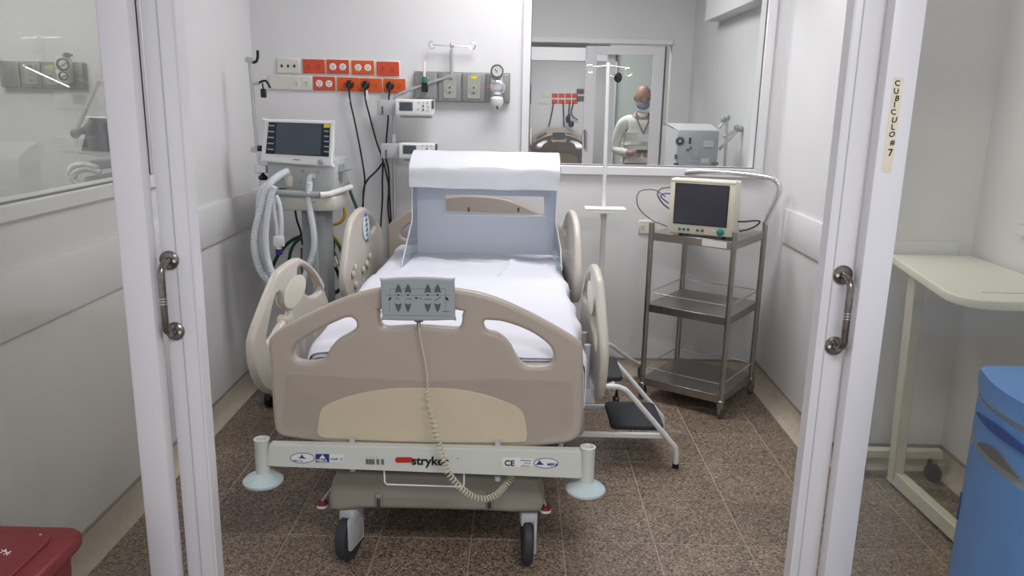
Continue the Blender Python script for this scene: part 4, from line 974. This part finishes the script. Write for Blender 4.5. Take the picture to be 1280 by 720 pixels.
tag(obj('flow_rod', B().tube([at(30, 83, y=YB-.2), at(87, 109, y=YB-.2)], .006, 8).ell(at(30, 83, y=YB-.2), .012, .012, .012), M['chrome']), 'thin chrome rod crossing in front of the gas panel behind the left window', 'rod')
nv = thing('ventilator', 'ventilator with dark tilted screen seen through the left window', 'ventilator', (-1.93, 3.75, 0))
N_ = lambda x, y, d=0: at(x, y, y=3.7+d)
plate('screen_frame', [px2([(103,145),(150,147),(150,198),(98,191),(101,180)], 3.7)], XZ(3.7), .04, .006, M['white'], nv, 1)
plate('screen', [px2([(112,147),(146,149),(146,190),(102,188)], 3.679)], XZ(3.678), .003, .0005, M['screen'], nv, 1)
obj('body', B().box(N_(110, 214, .03), N_(150, 196, .3), .01, 1), M['grey_p'], nv)
obj('tray', B().box(N_(104, 240, -.03), N_(150, 214, .3), .01, 1), M['lgrey'], nv)
obj('column', B().box((-1.97, 3.75, .12), (-1.86, 3.9, 1.12), .01, 1), M['grey_p'], nv)
obj('base', B().box((-2.1, 3.6, .0), (-1.72, 4.1, .12), .02, 1), M['lgrey'], nv)
na = thing('hose_support_arm', 'chrome hose support arm hanging behind the left window', 'arm', N_(95, 165, -.1))
obj('rod', B().cyl(N_(124, 101, -.1), N_(95, 164, -.1), .009), M['chrome'], na)
obj('joint', B().ell(N_(94.5, 167, -.1), .022, .022, .022).cyl(N_(95, 167, -.1), N_(108, 161, -.06), .014), M['dgrey'], na)
obj('bracket', B().cyl(N_(104, 165, -.08), N_(116, 150, .0), .014), M['dgrey'], na)
for k, pts in enumerate(([(95,222),(88,216),(92,208),(108,206),(122,210)], [(98,230),(90,222),(96,214),(112,211),(126,216)])):
    hose(['pale hose curving over the tray behind the left window', 'second pale hose lying lower behind the left window'][k], pts, 3.62, .014)

# ------------------------------------------------------------------ corridor: red bin, blue cabinet
bn = thing('pedal_bin', 'red plastic lidded waste bin at the left corner in front of the door', 'bin', (-1.32, 1.66, 0))
bb_ = B().box((-1.52, 1.47, 0), (-1.135, 1.835, .455), .03, 3)
for v in bb_.bm.verts:
    k = .90+.10*v.co.z/.45; v.co.x = -1.33+(v.co.x+1.33)*k; v.co.y = 1.65+(v.co.y-1.65)*k
obj('bucket', bb_, M['red'], bn)
ld = plate('lid', [rrect(-1.55, 1.45, -1.105, 1.855, .05)], ((0, 0, .475), (1, 0, 0), (0, 1, 0)), .045, .016, M['red'], bn, 1, seg=3)
plate('lid_crown', [rrect(-1.50, 1.49, -1.16, 1.80, .03)], ((0, 0, .499), (1, 0, 0), (0, 1, 0)), .012, .0055, M['red'], bn, 1, seg=2)
for (a, b_) in [((at(c, d, z=.506).x, at(c, d, z=.506).y), (at(e, f, z=.506).x, at(e, f, z=.506).y)) for c, d, e, f in ((2, 687, 12, 692), (4, 693, 14, 689), (0, 691, 8, 687), (9, 694, 7, 686), (49, 668, 52, 668))]:
    obj('scratch', B().tube([(a[0], a[1], .5055), (b_[0], b_[1], .5055)], .0011, 4), M['white'], ld)
bc_ = thing('bedside_cabinet', 'blue plastic cabinet with grey seams and rounded top at the right corner', 'cabinet', (1.4, 1.7, 0))
def front(y, bulge): t = (y-1.68)/.215; return 1.165-bulge*(1-t*t)
def bowed(z0_, z1_, x_off, back=1.62, bulge=.05, ya=1.465, yb2=1.895):
    ys = [ya+(yb2-ya)*i/14 for i in range(15)]
    return B().poly([(front(y, bulge)+x_off, y, z0_) for y in ys]+[(back, yb2, z0_), (back, ya, z0_)], (0, 0, z1_-z0_))
obj('carcass', bowed(0, .93, .003, ya=1.45, yb2=1.91), M['seam'], bc_)
b_ = bowed(.925, .975, -.004, ya=1.445, yb2=1.912); bmesh.ops.bevel(b_.bm, geom=b_.bm.edges[:], offset=.012, segments=3, affect='EDGES')
obj('top', b_, M['blue'], bc_)
def bfront(nm, z0_, z1_):
    b_ = bowed(z0_, z1_, 0, back=1.25, ya=1.468, yb2=1.893); bmesh.ops.bevel(b_.bm, geom=b_.bm.edges[:], offset=.006, segments=2, affect='EDGES'); return obj(nm, b_, M['blue'], bc_)
dr = bfront('drawer', .805, .910); do = bfront('door', .04, .785)
def strip_(bt, tp):
    b = B(); rows = [[b.bm.verts.new(p) for p in r] for r in (bt, tp, [(p[0]+.012, p[1], p[2]) for p in tp], [(p[0]+.012, p[1], p[2]) for p in bt])]
    for q in range(4):
        A, D = rows[q], rows[(q+1) % 4]
        for k in range(len(A)-1): b.bm.faces.new((A[k], A[k+1], D[k+1], D[k]))
    b.bm.faces.new([r[0] for r in rows]); b.bm.faces.new([r[-1] for r in rows][::-1]); return b
def recess_shade(par, ya, yb2, z0_, z1_, m):  # raised dark strip: shade of a hand hollow put into the colour
    ys = [ya+(yb2-ya)*i/12 for i in range(13)]; N2 = len(ys)-1
    bt = [(front(y, .05)-.005, y, z0_) for y in ys]
    tp_ = [(front(y, .05)-.005, y, z0_+(z1_-z0_)*math.sin(math.pi*(.04+.92*i/N2))) for i, y in enumerate(ys)]
    obj('hand_recess_shade', strip_(bt, tp_), M[m], par, False)
recess_shade(dr, 1.56, 1.85, .868, .892, 'bluedk'); recess_shade(dr, 1.62, 1.80, .808, .836, 'gap')
obj('hinge_slot', B().box((front(1.878, .05)-.003, 1.868, .56), (front(1.878, .05)+.01, 1.884, .64), .004, 2), M['bluedk'], do)

# ------------------------------------------------------------------ table in the niche
tbk = thing('niche_table', 'pale green laminate table with rounded corner and cream steel legs behind the right glass', 'table', (1.74, 3.0, 0))
top = plate('table_top', [[(1.585, 3.335), (1.525, 3.0), (1.472, 2.68), (1.468, 2.64), (1.474, 2.60), (1.492, 2.565), (1.520, 2.54), (1.555, 2.525), (1.60, 2.52), (1.93, 2.52), (1.93, 3.335)]], ((0, 0, .975), (1, 0, 0), (0, 1, 0)), .034, .006, M['table'], tbk, 1, seg=2)
obj('edge_band', B().box((1.58, 2.64, .9918), (1.92, 2.643, .9932)), M['seam'], top)
L0 = at(1112, 580, z=.07)
lxx = 1.655
obj('leg', B().obox((lxx, 3.17, .04), (lxx-.03, 3.17, .96), .045, .06, .004), M['tleg'], tbk)
obj('floor_bar', B().obox((lxx, 3.20, .045), (lxx+.03, 2.55, .045), .045, .06, .004), M['tleg'], tbk)
obj('bracket', B().box((lxx-.04, 3.12, .93), (lxx+.01, 3.16, .96), .003, 1), M['gas'], tbk)
obj('cross_bar', B().box((1.50, 3.26, .085), (1.90, 3.30, .125), .004, 1), M['tleg'], tbk)
obj('caster', B().lathe((1.83, 3.22, .04), (1, .3, 0), [(0, .03), (.002, .038), (.028, .038), (.03, .03)], 20).cyl((1.845, 3.26, .05), (1.845, 3.26, .09), .01), M['black'], tbk)
obj('caster', B().lathe((1.53, 3.28, .04), (1, .0, 0), [(0, .03), (.002, .038), (.028, .038), (.03, .03)], 20).cyl((1.545, 3.28, .05), (1.545, 3.28, .09), .01), M['black'], tbk)

# ------------------------------------------------------------------ rooms behind the back window
wall_x('wall_inner_right', 1.48, 1.60, YB+.12, 7.2, (4.72, 5.12, 1.265, 2.45), m='grey')
wall_x('wall_inner_left', -3.9, -3.8, YB+.12, 17, m='grey')
wall_x('wall_outer_side', 3.9, 4.0, YB, 17.0, m='grey')
wall_y('wall_partition_right', 1.30, 3.9, 7.2, 7.3, m='grey')
wall_y('wall_partition_left', -3.8, -1.6, 7.2, 7.3, m='grey')
struct(obj('wall_partition_header', B().box((-1.6, 7.2, 2.13), (1.30, 7.3, HC)), M['grey'], smooth=False))
struct(obj('trim_6', B().box((1.36, YB+.12, 2.20), (1.48, 6.25, HC)), M['grey'], smooth=False))
wf = B().box((1.465, 4.66, 1.225), (1.50, 5.16, 1.265), .003, 1).box((1.465, 5.12, 1.265), (1.50, 5.17, 2.45), .003, 1).box((1.465, 4.67, 1.265), (1.50, 4.72, 2.45), .003, 1)
win = struct(obj('window_4', wf, M['alu'])); obj('pane', B().box((1.50, 4.72, 1.265), (1.506, 5.12, 2.45)), M['wglass'], win, False)
obj('gasket', B().box((1.474, 5.114, 1.265), (1.484, 5.122, 2.45)), M['gap'], win, False)
# partition: head track, sliding leaf
PY = 7.2
struct(obj('trim_7', B().box((-1.6, PY-.03, 2.09), (1.30, PY+.12, 2.135), .004, 1), M['alu']))
struct(obj('trim_8', B().box((-1.6, PY-.032, 2.078), (.57, PY-.02, 2.09)), M['gap'], smooth=False))
a = at(731, 100, y=PY).x; b2 = at(745, 100, y=PY).x; c2 = at(815, 100, y=PY).x; d2 = at(829, 100, y=PY).x
lf = struct(obj('door_5', B().box((a, PY-.02, .02), (b2, PY+.02, 2.07), .004, 1).box((c2, PY-.02, .02), (d2, PY+.02, 2.07), .004, 1).box((b2, PY-.018, 2.0), (c2, PY+.018, 2.07)).box((b2, PY-.018, .02), (c2, PY+.018, .12)), M['alu']))
obj('pane', B().box((b2, PY-.004, .12), (c2, PY+.004, 2.0)), M['wglass'], lf, False)
q = at(728.5, 163, y=PY-.06); q2 = at(728.5, 184, y=PY-.06)
obj('door_handle', B().tube([q+Vector((.02, .045, 0)), q+Vector((.02, 0, 0)), q2+Vector((.02, 0, 0)), q2+Vector((.02, .045, 0))], .011, 8), M['steel'], lf)
struct(obj('trim_9', B().box((d2+.004, PY-.03, .0), (d2+.012, PY+.01, 2.08)), M['gap'], smooth=False))
lf2 = struct(obj('door_6', B().box((b2+.10, PY+.05, .02), (b2+.17, PY+.09, 2.07), .004, 1), M['alu']))
# nurse corridor
struct(obj('wall_station', B().box((1.02, 9.6, 0), (3.8, 9.7, HC)), M['pale'], smooth=False))
struct(obj('trim_10', B().box((1.0, 9.52, 0), (1.10, 9.6, 2.2), .004, 1).box((-3.8, 9.52, 2.05), (1.1, 9.6, 2.2), .004, 1), M['alu']))
struct(obj('wall_far_left', B().box((-3.8, 12.2, 0), (-.1, 12.3, HC)).box((1.75, 12.2, 0), (3.8, 12.3, HC)).box((-.1, 12.2, 2.25), (1.75, 12.3, HC)), M['grey'], smooth=False))
struct(obj('wall_far', B().box((-3.8, 16.5, 0), (3.8, 16.6, HC)), M['grey'], smooth=False))
# ventilator seen from behind, in the next room
rv_ = thing('ventilator', 'grey ventilator seen from its rear, with round fan grille, beyond the window', 'ventilator', (1.13, 5.45, 0))
V_ = lambda x, y, d=0: at(x, y, y=5.3+d)
v0 = V_(845, 207); v1 = V_(900, 163)
obj('rear_case', B().box((v0.x, 5.3, 1.17), (v1.x, 5.45, v1.z), .014, 2), M['grey_p'], rv_)
tp2 = [V_(845, 163), V_(899, 162), V_(893, 157.5), V_(828, 155)]
obj('screen_back', B().poly([(v0.x-.06, 5.40, 1.17), (v0.x-.06, 5.40, v1.z+.02), (v0.x+.012, 5.305, v1.z-.01), (v0.x+.012, 5.305, 1.17)], (0.0, .14, 0)), M['lgrey'], rv_)
obj('top_slope', B().poly([(v0.x, 5.31, v1.z-.006), (v1.x, 5.31, v1.z-.006), (v1.x-.03, 5.42, v1.z+.035), (v0.x-.06, 5.42, v1.z+.035)], (0, .1, 0)), M['lgrey'], rv_)
fg = obj('fan_grille', B().lathe(V_(850, 176.5, -.002), (0, -1, 0), [(0, .030), (.003, .030), (.004, .026)], 28), M['dgrey'], rv_)
for k in range(8):
    t = 2*math.pi*k/8; c = V_(850, 176.5, -.006); obj('grille_slot', B().cyl(c+Vector((.017*math.cos(t), -.001, .017*math.sin(t))), c+Vector((.017*math.cos(t), .004, .017*math.sin(t))), .0062, 8), M['black'], fg)
obj('grille_hub', B().cyl(V_(850, 176.5, -.008), V_(850, 176.5, .0), .007, 12), M['lgrey'], fg)
for (x0_, y0_, x1_, y1_, m) in ((861,172,864,180,'black'),(843,193,847,199,'dgrey'),(842,204,848,206,'black'),(865,184,874,197,'grey_p'),(880,176,892,184,'lgrey'),(876,198,886,204,'lgrey'),(861,200,872,203,'grey_p'),(862,183,864,186,'dgrey'),(858,186,862,189,'dgrey'),(889,203,898,206,'dgrey')):
    obj('port', B().box(V_(x0_, y1_, -.006), V_(x1_, y0_, .002), .001, 1), M[m], rv_)
obj('tray', B().box((v0.x-.06, 5.24, 1.13), (v1.x+.02, 5.6, 1.17), .01, 1), M['lgrey'], rv_)
obj('column', B().box((1.10, 5.4, .12), (1.22, 5.5, 1.13), .01, 1), M['grey_p'], rv_)
obj('base', B().box((.95, 5.25, 0), (1.35, 5.65, .12), .02, 1), M['lgrey'], rv_)
ra_ = thing('hose_support_arm', 'grey jointed support arm standing right of the ventilator beyond the window', 'arm', V_(905, 207, .1))
for a_, b_ in (((899, 160), (908, 148)), ((909, 148), (906, 208)), ((904, 171), (922, 161)), ((899, 187), (925, 160))):
    obj('rod', B().cyl(V_(*a_, .1), V_(*b_, .1), .010), M['lgrey'], ra_)
for a_ in ((909, 147), (904, 149), (921, 160), (926, 161)): obj('joint', B().ell(V_(*a_, .1), .020, .02, .024), M['grey_p'], ra_)

# far cubicle: copies of the bed, outlets
OB = (.985, 11.95)
keep = ('footboard', 'headboard', 'base_cover', 'caster', 'mattress', 'platform', 'side_rail', 'foot_beam', 'corner_post', 'under_frame', 'lift_column', 'bumper_disc', 'rail_bracket')
fb2 = bed.copy(); C.objects.link(fb2); fb2.location = (bed.location.x+OB[0], bed.location.y+OB[1], 0)
fb2['label'] = 'distant hospital bed with arched taupe foot board in the far cubicle'
for ch in list(bed.children):
    if ch.name.split('.')[0] in keep:
        c = ch.copy(); C.objects.link(c); c.parent = fb2
        for g2 in ch.children:
            if g2.name.split('.')[0] in ('inlay', 'lower_bulge', 'tyre', 'hub', 'oval_insert'):
                e = g2.copy(); C.objects.link(e); e.parent = c
fs = tag(obj('fitted_sheet', B().box((MX0+OB[0], 2.47+OB[1], .66), (MX1+OB[0], 4.41+OB[1], MZ+.01), .03, 3), M['sheet']), 'white sheet on the distant bed in the far cubicle', 'sheet')
fp = pn.copy(); C.objects.link(fp); fp.location = pn.location+Vector((OB[0], OB[1], 0)); fp['label'] = 'grey keypad pendant on the distant bed foot board'
for ch in list(pn.children):
    if ch.name.startswith('casing') or ch.name.startswith('coiled'):
        c = ch.copy(); C.objects.link(c); c.parent = fp
FYW = 16.5
for row, py, in enumerate((119.5, 127)):
    for k in range(4):
        outlet(693.5+8.4*k, py, 'red_o', 'small red outlet in the %s row of the far cubicle, %s' % (('upper', 'lower')[row], ('leftmost', 'second from the left', 'third from the left', 'rightmost')[k]), 'blank' if row == 0 else 'blank', 7.2, 5.2, 'red outlets in the far cubicle', FYW)
for (px, py, w_) in ((683, 119, 8), (680, 127.5, 12)): outlet(px, py, 'offw', 'faint white plate left of the red outlets in the far cubicle, %s' % ('upper' if py < 120 else 'lower'), 'blank', w_, 4.5, None, FYW)
for k, (lb, pts) in enumerate((('thin black cord at the left below the far red outlets', [(692,128),(690,140),(686,158)]), ('thin black cord in the middle below the far red outlets', [(704,128),(704.5,140),(705,158)]), ('pair of black cords at the right below the far red outlets', [(712,128),(711,140),(711,148)]), ('slanting black cord below the rightmost far outlet', [(717,128),(714,142),(722,150)]))):
    cable('far_cord', lb, pts, FYW-.06, .011, 'black', 'cord')
tag(obj('plug_bundle', B().ell(at(710, 149, y=FYW-.2), .05, .04, .08).ell(at(714, 155, y=FYW-.2), .06, .04, .07).ell(at(711, 145, y=FYW-.2), .03, .03, .05), M['black']), 'black bundle of plugs hanging below the far red outlets', 'plugs')
for k, (x, y) in enumerate(((724.5, 113), (724.5, 122))):
    pp = at(x, y, y=FYW-.04); tag(obj('infusion_pump', B().box(pp-Vector((.06, .05, .03)), pp+Vector((.09, .05, .03)), .01, 1), M['dgrey']), 'small dark pump fixed to the wall, %s of two, right of the far red outlets' % ('upper' if k == 0 else 'lower'), 'pump')
fa = tag(obj('monitor_bracket', B().box((at(664, 0, y=16.3).x, 16.38, at(664, 130, y=16.3).z), (at(667, 0, y=16.3).x, 16.5, at(664, 104, y=16.3).z), .01, 1), M['dgrey']), 'dark upright arm at the left edge of the far cubicle', 'arm')

# ------------------------------------------------------------------ man behind the sliding door
man = thing('person', 'bald man in white long sleeve shirt and blue face mask looking down at a phone', 'person', (1.17, 7.9, 0), math.radians(0))
mz = 0
# body, facing the camera (-y); local coordinates, x to the picture's right
bodyv = [(0,0,.96,.145,.10),(0,.0,1.12,.135,.10),(0,.0,1.30,.165,.115),(0,.01,1.43,.12,.09),(0,.0,1.50,.055,.055),
 (-.10,0,.90,.095,.09),(-.11,.0,.50,.062,.062),(-.11,.02,.10,.042,.042),(-.11,-.10,.035,.04,.03),
 (.10,0,.90,.095,.09),(.11,.0,.50,.062,.062),(.11,.02,.10,.042,.042),(.11,-.10,.035,.04,.03),
 (-.19,.0,1.40,.058,.058),(-.25,.02,1.14,.045,.045),(-.11,-.20,1.12,.032,.030),(-.085,-.235,1.125,.028,.02),
 (.19,.0,1.40,.058,.058),(.25,.02,1.14,.045,.045),(.10,-.20,1.11,.032,.030),(.06,-.235,1.12,.028,.02)]
bodye = [(0,1),(1,2),(2,3),(3,4),(0,5),(5,6),(6,7),(7,8),(0,9),(9,10),(10,11),(11,12),(3,13),(13,14),(14,15),(15,16),(3,17),(17,18),(18,19),(19,20)]
skin('body', bodyv, bodye, M['skin'], man, 2, True)
g = lambda k, s=1.14: (bodyv[k][0], bodyv[k][1], bodyv[k][2], bodyv[k][3]*s, bodyv[k][4]*s)
skin('shirt', [(0,0,1.17,.165,.125), (0,0,1.20,.165,.125), g(2, 1.13), g(3, 1.12), g(13, 1.08), g(14, 1.12), (-.125,-.185,1.12,.036,.034), g(17, 1.08), g(18, 1.12), (.115,-.185,1.11,.036,.034), (0,0,1.13,.165,.125)],
     [(0,1),(1,2),(2,3),(3,4),(4,5),(5,6),(3,7),(7,8),(8,9),(0,10)], M['shirt'], man, 2, True)
skin('trousers', [(0,0,1.03,.155,.12), g(5, 1.2), g(6, 1.35), (-.11,.02,.08,.062,.062), g(9, 1.2), g(10, 1.35), (.11,.02,.08,.062,.062)], [(0,1),(1,2),(2,3),(0,4),(4,5),(5,6)], M['trouser'], man, 2, True)
for sx in (-1, 1): obj('shoe', B().ell((sx*.11, -.06, .042), .05, .14, .042), M['shoe'], man, local=True)
# head, bowed
hd = B().ell((0, 0, 0), .076, .096, .108, 24).ell((0, -.025, -.055), .056, .068, .062, 20)
hd.ell((0, -.100, -.018), .012, .018, .024, 10)
for sx in (-1, 1): hd.ell((sx*.078, .005, -.015), .010, .02, .032, 10)
HM = Matrix.Translation((0, -.035, 1.655)) @ Matrix.Rotation(math.radians(22), 4, 'X')
hd.bm.transform(HM); head = obj('head', hd, M['skin'], man, local=True)
for sx in (-1, 1):
    e = B().ell((sx*.030, -.085, .008), .012, .01, .005, 8); e.bm.transform(HM); obj('eye', e, M['dgrey'], head, local=True)
    e = B().ell((sx*.030, -.088, .030), .018, .008, .004, 8); e.bm.transform(HM); obj('eyebrow', e, M['dgrey'], head, local=True)
e = B().ell((0, -.048, -.060), .064, .068, .052, 20); e.bm.transform(HM); obj('face_mask', e, M['mask'], man, local=True)
e = B().tube([(-.075, .0, -.02), (-.05, -.07, -.03)], .0025, 6).tube([(.075, .0, -.02), (.05, -.07, -.03)], .0025, 6); e.bm.transform(HM); obj('mask_loop', e, M['white'], man, local=True)
obj('collar', B().lathe((0, .0, 1.475), (0, -.15, 1), [(0, .078), (.03, .066), (.032, .058), (.0, .064)], 20), M['shirt'], man, local=True)
obj('lanyard', B().tube([(-.06, -.04, 1.50), (-.055, -.135, 1.43), (.0, -.185, 1.31)], .008, 6).tube([(.06, -.04, 1.50), (.055, -.135, 1.43), (.0, -.185, 1.31)], .008, 6), M['dgrey'], man, local=True)
lab(obj('name_badge', B().box((-.05, -.198, 1.235), (.05, -.190, 1.305), .002, 1), M['white'], man, local=True), 'blank white name badge')
for sx in (-1, 1):
    hx0 = -.085 if sx < 0 else .06
    for k in range(4):
        zz = 1.138-.012*k; L_ = (.062, .07, .066, .054)[k]
        skin('finger', [(hx0, -.238, zz, .0085), (hx0-sx*L_*.5, -.256, zz-.006, .008), (hx0-sx*L_*.85, -.262, zz-.008, .0075), (hx0-sx*L_, -.254, zz-.008, .0065)], [(0,1),(1,2),(2,3)], M['skin'], man, 1, True)
    skin('thumb', [(hx0, -.225, 1.135, .010), (hx0-sx*.02, -.24, 1.155, .0095), (hx0-sx*.042, -.262, 1.158, .008)], [(0,1),(1,2)], M['skin'], man, 1, True)
ph = obj('phone', B().box((-.055, -.035, -.005), (.055, .04, .005), .003, 2), M['black'])
ph.data.transform(Matrix.Translation((1.155, 7.9-.285, 1.148)) @ Matrix.Rotation(math.radians(-25), 4, 'X')); tag(ph, 'black phone held by the man in the white shirt', 'phone')
